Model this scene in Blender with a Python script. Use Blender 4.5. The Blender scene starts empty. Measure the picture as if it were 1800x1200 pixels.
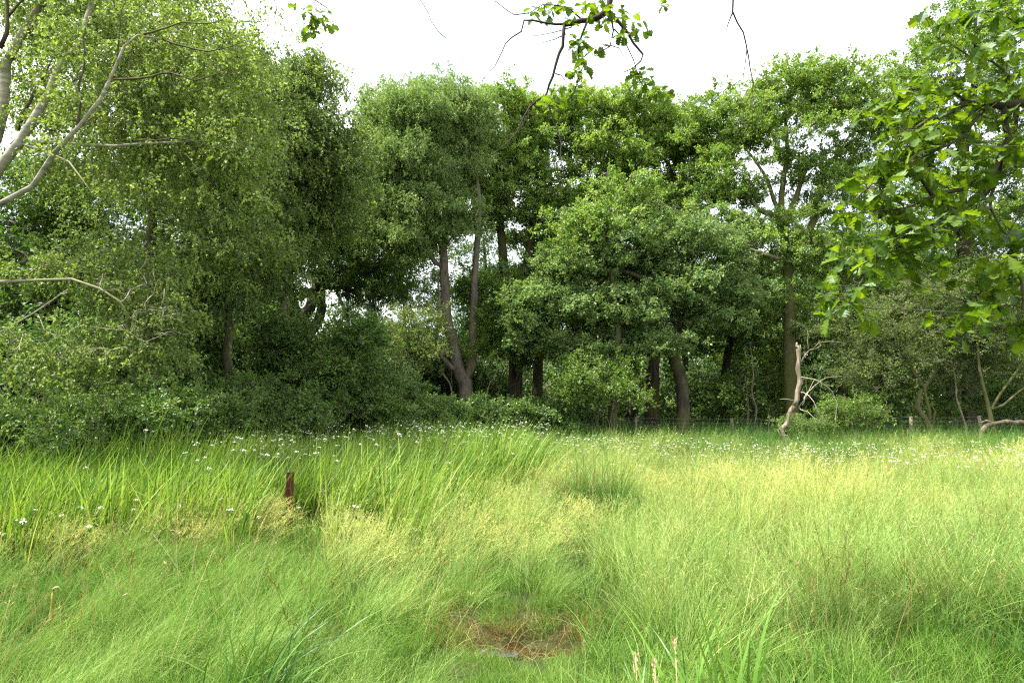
import bpy, math, random
import numpy as np
from mathutils import Vector, Matrix

# ------------------------------------------------------------------ camera, sky, sun, exposure
scene = bpy.context.scene
col = scene.collection
PITCH = math.radians(4.53)
EYE = 1.65
cam_d = bpy.data.cameras.new('camera')
cam_d.lens = 24.0
cam_d.sensor_width = 36.0
cam_d.clip_start = 0.05
cam_d.clip_end = 2000.0
cam = bpy.data.objects.new('camera', cam_d)
cam.location = (0, 0, EYE)
cam.rotation_euler = (math.radians(90) + PITCH, 0, 0)
col.objects.link(cam)
scene.camera = cam

SUN_EL, SUN_AZ = math.radians(63), math.radians(-104)      # azimuth from +Y, clockwise; from the left
world = bpy.data.worlds.new('World')
scene.world = world
world.use_nodes = True
wn, wl = world.node_tree.nodes, world.node_tree.links
wn.clear()
w_out = wn.new('ShaderNodeOutputWorld')
w_bg = wn.new('ShaderNodeBackground')
w_sky = wn.new('ShaderNodeTexSky')
w_sky.sky_type = 'NISHITA'
w_sky.sun_disc = False
w_sky.sun_elevation = SUN_EL
w_sky.sun_rotation = SUN_AZ
w_tc = wn.new('ShaderNodeTexCoord')
w_map = wn.new('ShaderNodeMapping')
w_map.inputs['Scale'].default_value = (1.6, 1.6, 3.2)
w_noise = wn.new('ShaderNodeTexNoise')
w_noise.inputs['Scale'].default_value = 1.7
w_noise.inputs['Detail'].default_value = 7
w_noise.inputs['Roughness'].default_value = 0.58
w_ramp = wn.new('ShaderNodeValToRGB')
w_ramp.color_ramp.elements[0].position = 0.33
w_ramp.color_ramp.elements[0].color = (0.2, 0.2, 0.2, 1)
w_ramp.color_ramp.elements[1].position = 0.56
w_ramp.color_ramp.elements[1].color = (1, 1, 1, 1)
w_mix = wn.new('ShaderNodeMixRGB')
w_mix.inputs['Color2'].default_value = (8.4, 8.6, 8.9, 1)   # bright thin cloud
w_bg.inputs['Strength'].default_value = 0.10
wl.new(w_tc.outputs['Generated'], w_map.inputs['Vector'])
wl.new(w_map.outputs['Vector'], w_noise.inputs['Vector'])
wl.new(w_noise.outputs['Fac'], w_ramp.inputs['Fac'])
wl.new(w_ramp.outputs['Color'], w_mix.inputs['Fac'])
wl.new(w_sky.outputs['Color'], w_mix.inputs['Color1'])
wl.new(w_mix.outputs['Color'], w_bg.inputs['Color'])
wl.new(w_bg.outputs['Background'], w_out.inputs['Surface'])

sun_d = bpy.data.lights.new('sun', 'SUN')
sun_d.energy = 5.0
sun_d.angle = math.radians(1.5)
sun_d.color = (1.0, 0.95, 0.86)
sun = bpy.data.objects.new('sun', sun_d)
_sd = Vector((math.sin(SUN_AZ) * math.cos(SUN_EL), math.cos(SUN_AZ) * math.cos(SUN_EL), math.sin(SUN_EL)))
sun.rotation_euler = (-_sd).to_track_quat('-Z', 'Y').to_euler()
sun.location = _sd * 60
col.objects.link(sun)

scene.view_settings.view_transform = 'Standard'
scene.view_settings.look = 'None'
scene.view_settings.gamma = 1.0
scene.view_settings.use_curve_mapping = False
scene.view_settings.exposure = 1.72
scene.cycles.max_bounces = 5
scene.cycles.diffuse_bounces = 3
scene.cycles.transmission_bounces = 4
scene.cycles.glossy_bounces = 2
scene.cycles.use_denoising = False
scene.cycles.pixel_filter_type = 'BLACKMAN_HARRIS'
scene.cycles.filter_width = 1.25

# ------------------------------------------------------------------ helpers
F = 1200.0
_c, _s = math.cos(PITCH), math.sin(PITCH)


def at(px, py, Y):
    """world point seen at photo pixel (px,py) at forward distance Y"""
    u, v = (px - 900) / F, -(py - 600) / F
    y = _c - v * _s
    z = _s + v * _c
    k = Y / y
    return np.array((u * k, Y, EYE + z * k))


def X(px, Y):
    return at(px, 690, Y)[0]


_nr = np.random.RandomState(5)
_ph = _nr.rand(24, 3) * 6.283


def wob(x, y, f, seed=0):
    """cheap smooth noise about -1..1"""
    a = _ph[seed % 20]
    b = _ph[(seed + 3) % 20]
    return (np.sin(x * f + a[0] + 1.3 * np.sin(y * f * .7 + b[0])) + np.sin(y * f * 1.1 + a[1] + 1.1 * np.sin(x * f * .8 + b[1]))
            + .6 * np.sin((x + y) * f * 1.9 + a[2])) / 2.6


def sm(a, b, t):
    t = np.clip((t - a) / (b - a), 0, 1)
    return t * t * (3 - 2 * t)


def gz(x, y):
    x = np.asarray(x, float)
    y = np.asarray(y, float)
    z = .05 * wob(x, y, .55, 1) + .03 * wob(x, y, 1.3, 2)
    e = ((y - 9.6) * 7.0 - (x + 8.4) * 12.5) / 14.3        # metres past the wood edge on the left
    z = z + .45 * sm(0, 3.0, e) * sm(2, -4, x)
    z = z + .32 * sm(18.2, 20.2, y) * sm(-3, 1, x)
    z = z + .15 * np.maximum(0, wob(x, y, 2.1, 13)) ** 1.3 * sm(18, 14, y) * sm(3.2, 4.2, y)
    p = ((x - .12) / .55) ** 2 + ((y - 4.85) / .33) ** 2
    z = z - .10 * np.exp(-p * 1.2)
    far = sm(40, 120, np.hypot(x, y))
    return z * (1 - far)


def inpoly(x, y, poly):
    x = np.asarray(x)
    y = np.asarray(y)
    c = np.zeros(x.shape, bool)
    n = len(poly)
    for i in range(n):
        x0, y0 = poly[i]
        x1, y1 = poly[(i + 1) % n]
        k = ((y0 > y) != (y1 > y)) & (x < (x1 - x0) * (y - y0) / ((y1 - y0) + 1e-9) + x0)
        c ^= k
    return c


def mesh_np(name, verts, faces, mats, mi=None, smooth=False, bv=None):
    me = bpy.data.meshes.new(name)
    me.from_pydata(np.asarray(verts, float).tolist(), [], [list(map(int, f)) for f in faces])
    for m in mats:
        me.materials.append(m)
    if mi is not None:
        me.polygons.foreach_set('material_index', np.asarray(mi, dtype=np.int32))
    if smooth:
        me.polygons.foreach_set('use_smooth', np.ones(len(me.polygons), bool))
    if bv is not None:
        a = me.attributes.new('bv', 'FLOAT', 'POINT')
        a.data.foreach_set('value', np.asarray(bv, np.float32))
    me.update()
    return me


def link(name, me, parent=None, **props):
    o = bpy.data.objects.new(name, me)
    col.objects.link(o)
    if parent is not None:
        o.parent = parent
        o.matrix_parent_inverse = Matrix.Translation(-Vector(parent.location))
    for k, v in props.items():
        o[k] = v
    return o


def thing(name, loc, label, cat, group=None):
    o = bpy.data.objects.new(name, None)
    o.empty_display_size = .2
    o.location = Vector(loc)
    col.objects.link(o)
    o['label'] = label
    o['category'] = cat
    if group:
        o['group'] = group
    return o


class Tubes:
    def __init__(self):
        self.v, self.f, self.n = [], [], 0

    def add(self, P, R, sides=6, cap=True):
        P = np.asarray(P, float)
        R = np.asarray(R, float)
        n = len(P)
        if n < 2:
            return
        T = np.gradient(P, axis=0)
        T /= np.linalg.norm(T, axis=1)[:, None] + 1e-9
        up = np.array((0, 0, 1.)) if abs(T[0, 2]) < .9 else np.array((1., 0, 0))
        A = np.zeros_like(P)
        a = np.cross(T[0], up)
        a /= np.linalg.norm(a) + 1e-9
        for i in range(n):
            a = a - T[i] * a.dot(T[i])
            a /= np.linalg.norm(a) + 1e-9
            A[i] = a
        B = np.cross(T, A)
        ang = np.arange(sides) / sides * 2 * math.pi
        ring = (A[:, None, :] * np.cos(ang)[None, :, None] + B[:, None, :] * np.sin(ang)[None, :, None]) * R[:, None, None] + P[:, None, :]
        self.v.append(ring.reshape(-1, 3))
        b = self.n
        for i in range(n - 1):
            for j in range(sides):
                k = (j + 1) % sides
                self.f.append((b + i * sides + j, b + i * sides + k, b + (i + 1) * sides + k, b + (i + 1) * sides + j))
        if cap:
            self.f.append(tuple(b + (n - 1) * sides + j for j in range(sides)))
            self.f.append(tuple(b + j for j in reversed(range(sides))))
        self.n += n * sides

    def mesh(self, name, mat, smooth=True):
        return mesh_np(name, np.concatenate(self.v), self.f, [mat], smooth=smooth)


# ------------------------------------------------------------------ materials
def new_mat(name):
    m = bpy.data.materials.new(name)
    m.use_nodes = True
    m.node_tree.nodes.clear()
    return m, m.node_tree.nodes, m.node_tree.links


def ramp(nodes, stops):
    r = nodes.new('ShaderNodeValToRGB')
    e = r.color_ramp.elements
    e[0].position, e[0].color = stops[0][0], (*stops[0][1], 1)
    e[1].position, e[1].color = stops[-1][0], (*stops[-1][1], 1)
    for p, c in stops[1:-1]:
        k = e.new(p)
        k.color = (*c, 1)
    return r


def leaf_mat(name, stops, trans=.35, tcol=(1.25, 1.2, .55), gloss=.0, rough=.45, instancer=True, spread=.35, patch=0.0, patch_scale=.5, bv=.45):
    """leaf / blade: diffuse + light let through + a little gloss; colour from the tint attribute of each spray, plus chance and a slow drift over the ground"""
    m, N, L = new_mat(name)
    out = N.new('ShaderNodeOutputMaterial')
    rp = ramp(N, stops)
    oi = N.new('ShaderNodeObjectInfo')
    f1 = N.new('ShaderNodeMath')
    f1.operation = 'MULTIPLY_ADD'
    L.new(oi.outputs['Random'], f1.inputs[0])
    f1.inputs[1].default_value = spread
    at_b = N.new('ShaderNodeAttribute')
    at_b.attribute_name = 'bv'
    f0 = N.new('ShaderNodeMath')
    f0.operation = 'MULTIPLY_ADD'
    L.new(at_b.outputs['Fac'], f0.inputs[0])
    f0.inputs[1].default_value = bv
    L.new(f1.outputs[0], f0.inputs[2])
    last = f0
    if instancer:
        a = N.new('ShaderNodeAttribute')
        a.attribute_type = 'INSTANCER'
        a.attribute_name = 'tint'
        L.new(a.outputs['Fac'], f1.inputs[2])
    else:
        f1.inputs[2].default_value = .5 - spread / 2
    if patch:
        g = N.new('ShaderNodeNewGeometry')
        nz = N.new('ShaderNodeTexNoise')
        nz.inputs['Scale'].default_value = patch_scale
        nz.inputs['Detail'].default_value = 3
        L.new(g.outputs['Position'], nz.inputs['Vector'])
        f2 = N.new('ShaderNodeMath')
        f2.operation = 'MULTIPLY_ADD'
        L.new(nz.outputs['Fac'], f2.inputs[0])
        f2.inputs[1].default_value = patch
        f3 = N.new('ShaderNodeMath')
        f3.operation = 'SUBTRACT'
        L.new(last.outputs[0], f3.inputs[0])
        f3.inputs[1].default_value = patch * .5
        L.new(f3.outputs[0], f2.inputs[2])
        last = f2
    L.new(last.outputs[0], rp.inputs['Fac'])
    d = N.new('ShaderNodeBsdfDiffuse')
    L.new(rp.outputs['Color'], d.inputs['Color'])
    t = N.new('ShaderNodeBsdfTranslucent')
    mul = N.new('ShaderNodeMixRGB')
    mul.blend_type = 'MULTIPLY'
    mul.inputs['Fac'].default_value = 1
    mul.inputs['Color2'].default_value = (*tcol, 1)
    L.new(rp.outputs['Color'], mul.inputs['Color1'])
    L.new(mul.outputs['Color'], t.inputs['Color'])
    mx = N.new('ShaderNodeMixShader')
    mx.inputs['Fac'].default_value = trans
    L.new(d.outputs[0], mx.inputs[1])
    L.new(t.outputs[0], mx.inputs[2])
    fin = mx
    if gloss:
        gl = N.new('ShaderNodeBsdfGlossy')
        gl.inputs['Roughness'].default_value = rough
        gl.inputs['Color'].default_value = (.9, .95, 1, 1)
        lw = N.new('ShaderNodeLayerWeight')
        lw.inputs['Blend'].default_value = .35
        mm = N.new('ShaderNodeMath')
        mm.operation = 'MULTIPLY'
        mm.inputs[1].default_value = gloss
        L.new(lw.outputs['Facing'], mm.inputs[0])
        m2 = N.new('ShaderNodeMixShader')
        L.new(mm.outputs[0], m2.inputs['Fac'])
        L.new(mx.outputs[0], m2.inputs[1])
        L.new(gl.outputs[0], m2.inputs[2])
        fin = m2
    L.new(fin.outputs[0], out.inputs['Surface'])
    return m


def bark_mat(name, c0, c1, c2, scale=6, stretch=.25, moss=0.0, mosscol=(.09, .10, .02), bump=.6, bands=False):
    m, N, L = new_mat(name)
    out = N.new('ShaderNodeOutputMaterial')
    b = N.new('ShaderNodeBsdfPrincipled')
    b.inputs['Roughness'].default_value = .9
    b.inputs['Specular IOR Level'].default_value = .15
    g = N.new('ShaderNodeNewGeometry')
    mp = N.new('ShaderNodeMapping')
    mp.inputs['Scale'].default_value = (1, 1, stretch) if not bands else (.35, .35, 2.2)
    L.new(g.outputs['Position'], mp.inputs['Vector'])
    n1 = N.new('ShaderNodeTexNoise')
    n1.inputs['Scale'].default_value = scale
    n1.inputs['Detail'].default_value = 6
    n1.inputs['Roughness'].default_value = .65
    L.new(mp.outputs[0], n1.inputs['Vector'])
    r = ramp(N, [(.30, c0), (.5, c1), (.70, c2)])
    L.new(n1.outputs['Fac'], r.inputs['Fac'])
    colr = r.outputs['Color']
    if moss:
        n2 = N.new('ShaderNodeTexNoise')
        n2.inputs['Scale'].default_value = 1.3
        n2.inputs['Detail'].default_value = 4
        L.new(g.outputs['Position'], n2.inputs['Vector'])
        r2 = ramp(N, [(.5 - .18 * moss, (0, 0, 0)), (.72 - .18 * moss, (moss, moss, moss))])
        L.new(n2.outputs['Fac'], r2.inputs['Fac'])
        mx = N.new('ShaderNodeMixRGB')
        L.new(r2.outputs['Color'], mx.inputs['Fac'])
        L.new(colr, mx.inputs['Color1'])
        mx.inputs['Color2'].default_value = (*mosscol, 1)
        colr = mx.outputs['Color']
    L.new(colr, b.inputs['Base Color'])
    bp = N.new('ShaderNodeBump')
    bp.inputs['Strength'].default_value = bump
    bp.inputs['Distance'].default_value = .03
    L.new(n1.outputs['Fac'], bp.inputs['Height'])
    L.new(bp.outputs['Normal'], b.inputs['Normal'])
    L.new(b.outputs[0], out.inputs['Surface'])
    return m


M = {}
M['bark_oak'] = bark_mat('bark_oak', (.02, .016, .011), (.05, .041, .029), (.095, .082, .06), 9, .22, .5)
M['bark_grey'] = bark_mat('bark_grey', (.05, .041, .03), (.115, .098, .076), (.18, .16, .125), 8, .3, .25, (.16, .12, .02))
M['bark_moss'] = bark_mat('bark_moss', (.06, .055, .03), (.11, .105, .05), (.16, .15, .08), 9, .25, .8, (.10, .11, .03))
M['bark_birch'] = bark_mat('bark_birch', (.06, .055, .04), (.23, .22, .17), (.38, .365, .31), 7, 1, .75, (.17, .165, .07), .3, True)
M['bark_dead'] = bark_mat('bark_dead', (.07, .05, .033), (.20, .16, .115), (.36, .31, .24), 14, .18, .3, (.08, .08, .03), 1.0)
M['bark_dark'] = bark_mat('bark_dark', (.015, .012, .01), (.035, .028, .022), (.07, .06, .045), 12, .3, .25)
M['twig'] = bark_mat('twig', (.06, .05, .035), (.12, .10, .07), (.2, .17, .13), 20, 1, 0)
M['twig_pale'] = bark_mat('twig_pale', (.20, .17, .12), (.32, .28, .22), (.42, .38, .32), 20, 1, 0)

M['leaf_oak'] = leaf_mat('leaf_oak', [(0, (0.061, 0.111, 0.019)), (0.4, (0.128, 0.235, 0.038)), (0.75, (0.208, 0.330, 0.059)), (1, (0.318, 0.412, 0.088))], .44, tcol=(1.1, 1.15, .5), gloss=.10, rough=.45, bv=.6)
M['leaf_oak_blue'] = leaf_mat('leaf_oak_blue', [(0, (0.058, 0.112, 0.029)), (0.5, (0.122, 0.213, 0.054)), (1, (0.233, 0.325, 0.101))], .40, tcol=(1.1, 1.15, .6), gloss=.10, rough=.45, bv=.6)
M['leaf_birch'] = leaf_mat('leaf_birch', [(0, (0.050, 0.096, 0.019)), (0.5, (0.124, 0.201, 0.039)), (1, (0.266, 0.347, 0.076))], .46, tcol=(1.1, 1.15, .55), gloss=.08, rough=.5, bv=.7)
M['leaf_willow'] = leaf_mat('leaf_willow', [(0, (0.087, 0.160, 0.038)), (0.5, (0.166, 0.261, 0.066)), (1, (0.284, 0.379, 0.112))], .42, tcol=(1.05, 1.15, .55), gloss=.08, rough=.5)
M['leaf_shrub'] = leaf_mat('leaf_shrub', [(0, (0.032, 0.074, 0.013)), (0.5, (0.068, 0.142, 0.021)), (1, (0.137, 0.231, 0.034))], .38, tcol=(1.15, 1.2, .5), gloss=.10, rough=.45)
M['leaf_bramble'] = leaf_mat('leaf_bramble', [(0, (0.040, 0.088, 0.020)), (0.5, (0.087, 0.171, 0.035)), (1, (0.173, 0.275, 0.055))], .32, tcol=(1.1, 1.2, .5), gloss=.16, rough=.4)
M['leaf_near'] = leaf_mat('leaf_near', [(0, (0.026, 0.062, 0.008)), (0.5, (0.062, 0.125, 0.012)), (1, (0.130, 0.210, 0.020))], .55, gloss=.08, rough=.4, instancer=False, spread=1.0, tcol=(1.55, 1.4, .35))
M['grass'] = leaf_mat('grass', [(0, (0.034, 0.102, 0.012)), (0.28, (0.095, 0.215, 0.032)), (0.6, (0.200, 0.338, 0.068)), (1, (0.442, 0.516, 0.186))], .40, tcol=(1.0, 1.06, .6), spread=.22, patch=.95, patch_scale=.55, bv=.9)
M['panicle'] = leaf_mat('panicle', [(0, (0.145, 0.245, 0.059)), (0.5, (0.246, 0.352, 0.107)), (1, (0.488, 0.478, 0.162))], .40, tcol=(1.0, 1.05, .65), spread=.30, patch=.5, patch_scale=.35)
M['lawn'] = leaf_mat('lawn', [(0, (0.051, 0.128, 0.015)), (0.5, (0.124, 0.246, 0.040)), (1, (0.276, 0.369, 0.102))], .40, tcol=(1.0, 1.06, .6), spread=.35, patch=.3, patch_scale=1.2, bv=.9)
M['straw'] = leaf_mat('straw', [(0, (0.068, 0.036, 0.010)), (0.5, (0.152, 0.096, 0.028)), (1, (0.368, 0.320, 0.160))], .25, spread=.7)
M['iris'] = leaf_mat('iris', [(0, (0.058, 0.130, 0.018)), (0.45, (0.166, 0.272, 0.044)), (0.85, (0.297, 0.391, 0.081)), (1, (0.412, 0.407, 0.138))], .42, tcol=(1.0, 1.08, .5), gloss=.05, rough=.5, spread=.3, patch=.3, patch_scale=.6, bv=.75)
M['sedge'] = leaf_mat('sedge', [(0, (.035, .09, .018)), (.5, (.075, .165, .032)), (1, (.15, .25, .05))], .36, gloss=.05, spread=.4, patch=.3, patch_scale=.6, bv=.6)
M['sedge_blue'] = leaf_mat('sedge_blue', [(0, (0.039, 0.101, 0.020)), (0.5, (0.077, 0.166, 0.032)), (1, (0.155, 0.258, 0.050))], .36, gloss=.10, rough=.45, instancer=False, spread=1.0)
M['sedge_dark'] = leaf_mat('sedge_dark', [(0, (.03, .085, .014)), (.5, (.065, .145, .026)), (1, (.13, .22, .045))], .36, gloss=.04, instancer=False, spread=.2, bv=.8)
M['reed_near'] = leaf_mat('reed_near', [(0, (.05, .13, .018)), (.5, (.10, .22, .03)), (1, (.17, .31, .05))], .42, gloss=.12, rough=.4, instancer=False, spread=1.0)
M['petal'] = leaf_mat('petal', [(0, (.72, .74, .66)), (1, (.85, .86, .80))], .3, tcol=(1, 1, .9), instancer=False, spread=.8)
M['stalk'] = leaf_mat('stalk', [(0, (.12, .19, .04)), (1, (.18, .25, .06))], .2, instancer=False, spread=.8)
M['stalk_tan'] = leaf_mat('stalk_tan', [(0, (.42, .33, .17)), (1, (.58, .48, .30))], .2, instancer=False, spread=.8)


def simple_noise_mat(name, stops, scale, rough=.9, bump=.5, metallic=0.0, dist=.02):
    m, N, L = new_mat(name)
    out = N.new('ShaderNodeOutputMaterial')
    b = N.new('ShaderNodeBsdfPrincipled')
    b.inputs['Roughness'].default_value = rough
    b.inputs['Metallic'].default_value = metallic
    b.inputs['Specular IOR Level'].default_value = .12
    g = N.new('ShaderNodeNewGeometry')
    n = N.new('ShaderNodeTexNoise')
    n.inputs['Scale'].default_value = scale
    n.inputs['Detail'].default_value = 8
    n.inputs['Roughness'].default_value = .65
    L.new(g.outputs['Position'], n.inputs['Vector'])
    r = ramp(N, stops)
    L.new(n.outputs['Fac'], r.inputs['Fac'])
    L.new(r.outputs['Color'], b.inputs['Base Color'])
    bp = N.new('ShaderNodeBump')
    bp.inputs['Strength'].default_value = bump
    bp.inputs['Distance'].default_value = dist
    L.new(n.outputs['Fac'], bp.inputs['Height'])
    L.new(bp.outputs['Normal'], b.inputs['Normal'])
    L.new(b.outputs[0], out.inputs['Surface'])
    return m


M['soil'] = simple_noise_mat('soil', [(.3, (.014, .014, .005)), (.5, (.022, .028, .008)), (.7, (.035, .05, .012))], 3.0)
M['rust'] = simple_noise_mat('rust', [(.3, (.045, .014, .009)), (.5, (.085, .026, .016)), (.7, (.14, .05, .027))], 28, .85, .4, 0, .003)
M['post_wood'] = simple_noise_mat('post_wood', [(.3, (.09, .085, .045)), (.5, (.15, .14, .08)), (.7, (.22, .20, .13))], 14, .9, .4)
M['old_wood'] = simple_noise_mat('old_wood', [(.3, (.018, .016, .015)), (.5, (.04, .036, .034)), (.72, (.10, .095, .09))], 30, .9, .5, 0, .004)
M['log_wood'] = simple_noise_mat('log_wood', [(.3, (.035, .028, .018)), (.5, (.085, .07, .05)), (.7, (.17, .145, .115))], 9, .9, .7)
M['wire'] = simple_noise_mat('wire', [(.3, (.10, .105, .105)), (.7, (.22, .23, .23))], 40, .5, .1, .6)
M['water'] = bpy.data.materials.new('water')
M['water'].use_nodes = True
_b = M['water'].node_tree.nodes['Principled BSDF']
_b.inputs['Base Color'].default_value = (.02, .013, .006, 1)
_b.inputs['Roughness'].default_value = .08

# ------------------------------------------------------------------ the ground, one sheet to the horizon


def axis(lo, hi, step, far):
    a = np.arange(lo, hi + 1e-6, step)
    up = [hi]
    while up[-1] < far:
        up.append(up[-1] + max(step, (up[-1] - hi) * .35 + step))
    dn = [lo]
    while dn[-1] > -far:
        dn.append(dn[-1] - max(step, (lo - dn[-1]) * .35 + step))
    return np.concatenate([dn[:0:-1], a, up[1:]])


gx, gy = axis(-22, 24, .25, 600), axis(-3, 30, .25, 600)
GX, GY = np.meshgrid(gx, gy)
GZ = gz(GX, GY)
gv = np.stack([GX, GY, GZ], -1).reshape(-1, 3)
nx = len(gx)
ii = (np.arange(len(gy) - 1)[:, None] * nx + np.arange(nx - 1)[None, :]).reshape(-1)
gf = np.stack([ii, ii + 1, ii + nx + 1, ii + nx], 1)
link('ground', mesh_np('ground', gv, gf, [M['soil']], smooth=True), kind='structure')

# ------------------------------------------------------------------ scatter with geometry nodes (for uncountable leaves and blades)
_groups = {}


def source(name, meshes):
    c = bpy.data.collections.new(name + '_source')
    for i, me in enumerate(meshes):
        o = bpy.data.objects.new('%s_piece_%02d' % (name, i), me)
        c.objects.link(o)
    g = bpy.data.node_groups.new('scatter_' + name, 'GeometryNodeTree')
    g.interface.new_socket('Geometry', in_out='INPUT', socket_type='NodeSocketGeometry')
    g.interface.new_socket('Geometry', in_out='OUTPUT', socket_type='NodeSocketGeometry')
    n, l = g.nodes, g.links
    gi, go = n.new('NodeGroupInput'), n.new('NodeGroupOutput')
    ci = n.new('GeometryNodeCollectionInfo')
    ci.inputs['Collection'].default_value = c
    ci.inputs['Separate Children'].default_value = True
    ci.inputs['Reset Children'].default_value = True
    io = n.new('GeometryNodeInstanceOnPoints')
    io.inputs['Pick Instance'].default_value = True
    for nm, ty, sock in (('idx', 'INT', 'Instance Index'), ('rot', 'FLOAT_VECTOR', 'Rotation'), ('scl', 'FLOAT', 'Scale')):
        a = n.new('GeometryNodeInputNamedAttribute')
        a.data_type = ty
        a.inputs['Name'].default_value = nm
        l.new(a.outputs['Attribute'], io.inputs[sock])
    l.new(gi.outputs[0], io.inputs['Points'])
    l.new(ci.outputs[0], io.inputs['Instance'])
    l.new(io.outputs[0], go.inputs[0])
    _groups[name] = (g, len(meshes))


def scatter(name, src, P, rot, scl, tint, parent=None, seed=0, **props):
    g, k = _groups[src]
    P = np.asarray(P, float)
    n = len(P)
    if parent is not None:
        P = P - np.array(parent.location)
    me = bpy.data.meshes.new(name)
    me.vertices.add(n)
    me.vertices.foreach_set('co', P.astype(np.float32).reshape(-1))
    a = me.attributes.new('rot', 'FLOAT_VECTOR', 'POINT')
    a.data.foreach_set('vector', np.asarray(rot, np.float32).reshape(-1))
    a = me.attributes.new('scl', 'FLOAT', 'POINT')
    a.data.foreach_set('value', np.asarray(scl, np.float32) * np.ones(n, np.float32))
    a = me.attributes.new('tint', 'FLOAT', 'POINT')
    a.data.foreach_set('value', np.asarray(tint, np.float32) * np.ones(n, np.float32))
    a = me.attributes.new('idx', 'INT', 'POINT')
    a.data.foreach_set('value', np.random.RandomState(seed + n).randint(0, k, n).astype(np.int32))
    o = bpy.data.objects.new(name, me)
    col.objects.link(o)
    if parent is not None:
        o.parent = parent
    o['kind'] = 'stuff'
    for kk, v in props.items():
        o[kk] = v
    md = o.modifiers.new('scatter', 'NODES')
    md.node_group = g
    return o


def leaves_arr(P, D, Nn, Lh, W, wide=.55, cup=.12):
    """kites folded on the midrib"""
    P, D, Nn = map(lambda a: np.asarray(a, float), (P, D, Nn))
    D = D / (np.linalg.norm(D, axis=1)[:, None] + 1e-9)
    S = np.cross(D, Nn)
    S /= np.linalg.norm(S, axis=1)[:, None] + 1e-9
    Nn = np.cross(S, D)
    Lh = np.asarray(Lh)[:, None]
    W = np.asarray(W)[:, None]
    mid = P + D * Lh * wide
    v = np.stack([P, mid + S * W * .5 + Nn * W * cup, P + D * Lh - Nn * Lh * .12, mid - S * W * .5 + Nn * W * cup], 1).reshape(-1, 3)
    b = np.arange(len(P)) * 4
    f = np.concatenate([np.stack([b, b + 1, b + 2], 1), np.stack([b, b + 2, b + 3], 1)])
    return v, f


def spray(name, kind, seed, leafmat):
    r = np.random.RandomState(seed)
    tb = Tubes()
    Ps, Ds, Ns, Ls, Ws = [], [], [], [], []
    if kind in ('oak', 'shrub', 'bramble', 'hawthorn'):
        nt, per, Ltw, Ll, Wr, wide = {'oak': (6, 7, .32, .095, .60, .62), 'shrub': (6, 7, .30, .07, .62, .5),
                                      'bramble': (6, 8, .30, .065, .68, .5), 'hawthorn': (6, 8, .28, .042, .8, .55)}[kind]
        for t in range(nt):
            az = r.uniform(-1.2, 1.2)
            el = r.uniform(-.35, .7)
            d = np.array((math.cos(az) * math.cos(el), math.sin(az) * math.cos(el), math.sin(el)))
            ln = Ltw * r.uniform(.6, 1.1)
            st = np.array((0, 0, 0.)) + r.normal(0, .03, 3)
            en = st + d * ln
            tb.add([st, (st + en) / 2 + r.normal(0, .015, 3), en], [.004, .003, .0015], 3, False)
            for k in range(per):
                u = 1 - (k / per) ** 1.2 * .75 if kind == 'oak' else r.uniform(.2, 1.05)
                ld = d * r.uniform(.1, .9) + r.normal(0, .75, 3)
                ld[2] -= .15
                nn = np.array((0, 0, 1.)) + r.normal(0, .45, 3)
                Ps.append(st + (en - st) * u + r.normal(0, .012, 3))
                Ds.append(ld)
                Ns.append(nn)
                l = Ll * r.uniform(.65, 1.2)
                Ls.append(l)
                Ws.append(l * Wr * r.uniform(.85, 1.15))
    elif kind in ('birch', 'willow'):
        nt, per, Ltw, Ll, Wr, wide = {'birch': (7, 12, .36, .052, .82, .4), 'willow': (8, 13, .42, .085, .27, .45)}[kind]
        for t in range(nt):
            az = r.uniform(0, 6.283)
            out = r.uniform(.15, .42) if kind == 'birch' else r.uniform(.15, .4)
            ln = Ltw * r.uniform(.55, 1.15)
            s0 = r.normal(0, .05, 3)
            hd = np.array((math.cos(az), math.sin(az), 0))
            rise = .08 if kind == 'birch' else .22
            drop = .75 if kind == 'birch' else .35
            cs = [s0 + hd * out * math.sqrt(q) + np.array((0, 0, rise * math.sin(q * 2.6) - drop * ln * q * q)) for q in (0, .33, .66, 1)]
            tb.add(cs, [.0022, .0018, .0014, .001], 3, False)
            cs = np.array(cs)
            for k in range(per):
                q = r.uniform(.1, 1) * 3
                i = min(2, int(q))
                p = cs[i] + (cs[i + 1] - cs[i]) * (q - i)
                dd = (cs[i + 1] - cs[i])
                dd = dd / np.linalg.norm(dd)
                ld = dd * .6 + r.normal(0, .7, 3)
                ld[2] -= .35
                Ps.append(p + r.normal(0, .01, 3))
                Ds.append(ld)
                Ns.append(np.array((0, 0, .8)) + r.normal(0, .7, 3))
                l = Ll * r.uniform(.7, 1.2)
                Ls.append(l)
                Ws.append(l * Wr)
    v, f = leaves_arr(Ps, Ds, Ns, Ls, Ws, wide)
    tv = np.concatenate(tb.v)
    nf = len(f)
    faces = [list(x) for x in f] + [[i + len(v) for i in q] for q in tb.f]
    return mesh_np(name, np.concatenate([v, tv]), faces, [leafmat, M['twig']], [0] * nf + [1] * len(tb.f),
                   bv=np.concatenate([np.repeat(np.clip(r.normal(0, .35, len(v) // 4), -.8, .9), 4), np.zeros(len(tv))]))


for nm, kind, mt in (('oak', 'oak', 'leaf_oak'), ('oak_blue', 'oak', 'leaf_oak_blue'), ('birch', 'birch', 'leaf_birch'), ('willow', 'willow', 'leaf_willow'),
                     ('shrub', 'shrub', 'leaf_shrub'), ('bramble', 'bramble', 'leaf_bramble'), ('hawthorn', 'hawthorn', 'leaf_birch')):
    source(nm, [spray('%s_spray_%d' % (nm, i), kind, 100 + 7 * i + len(nm), M[mt]) for i in range(5)])

# ------------------------------------------------------------------ trees


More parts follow.
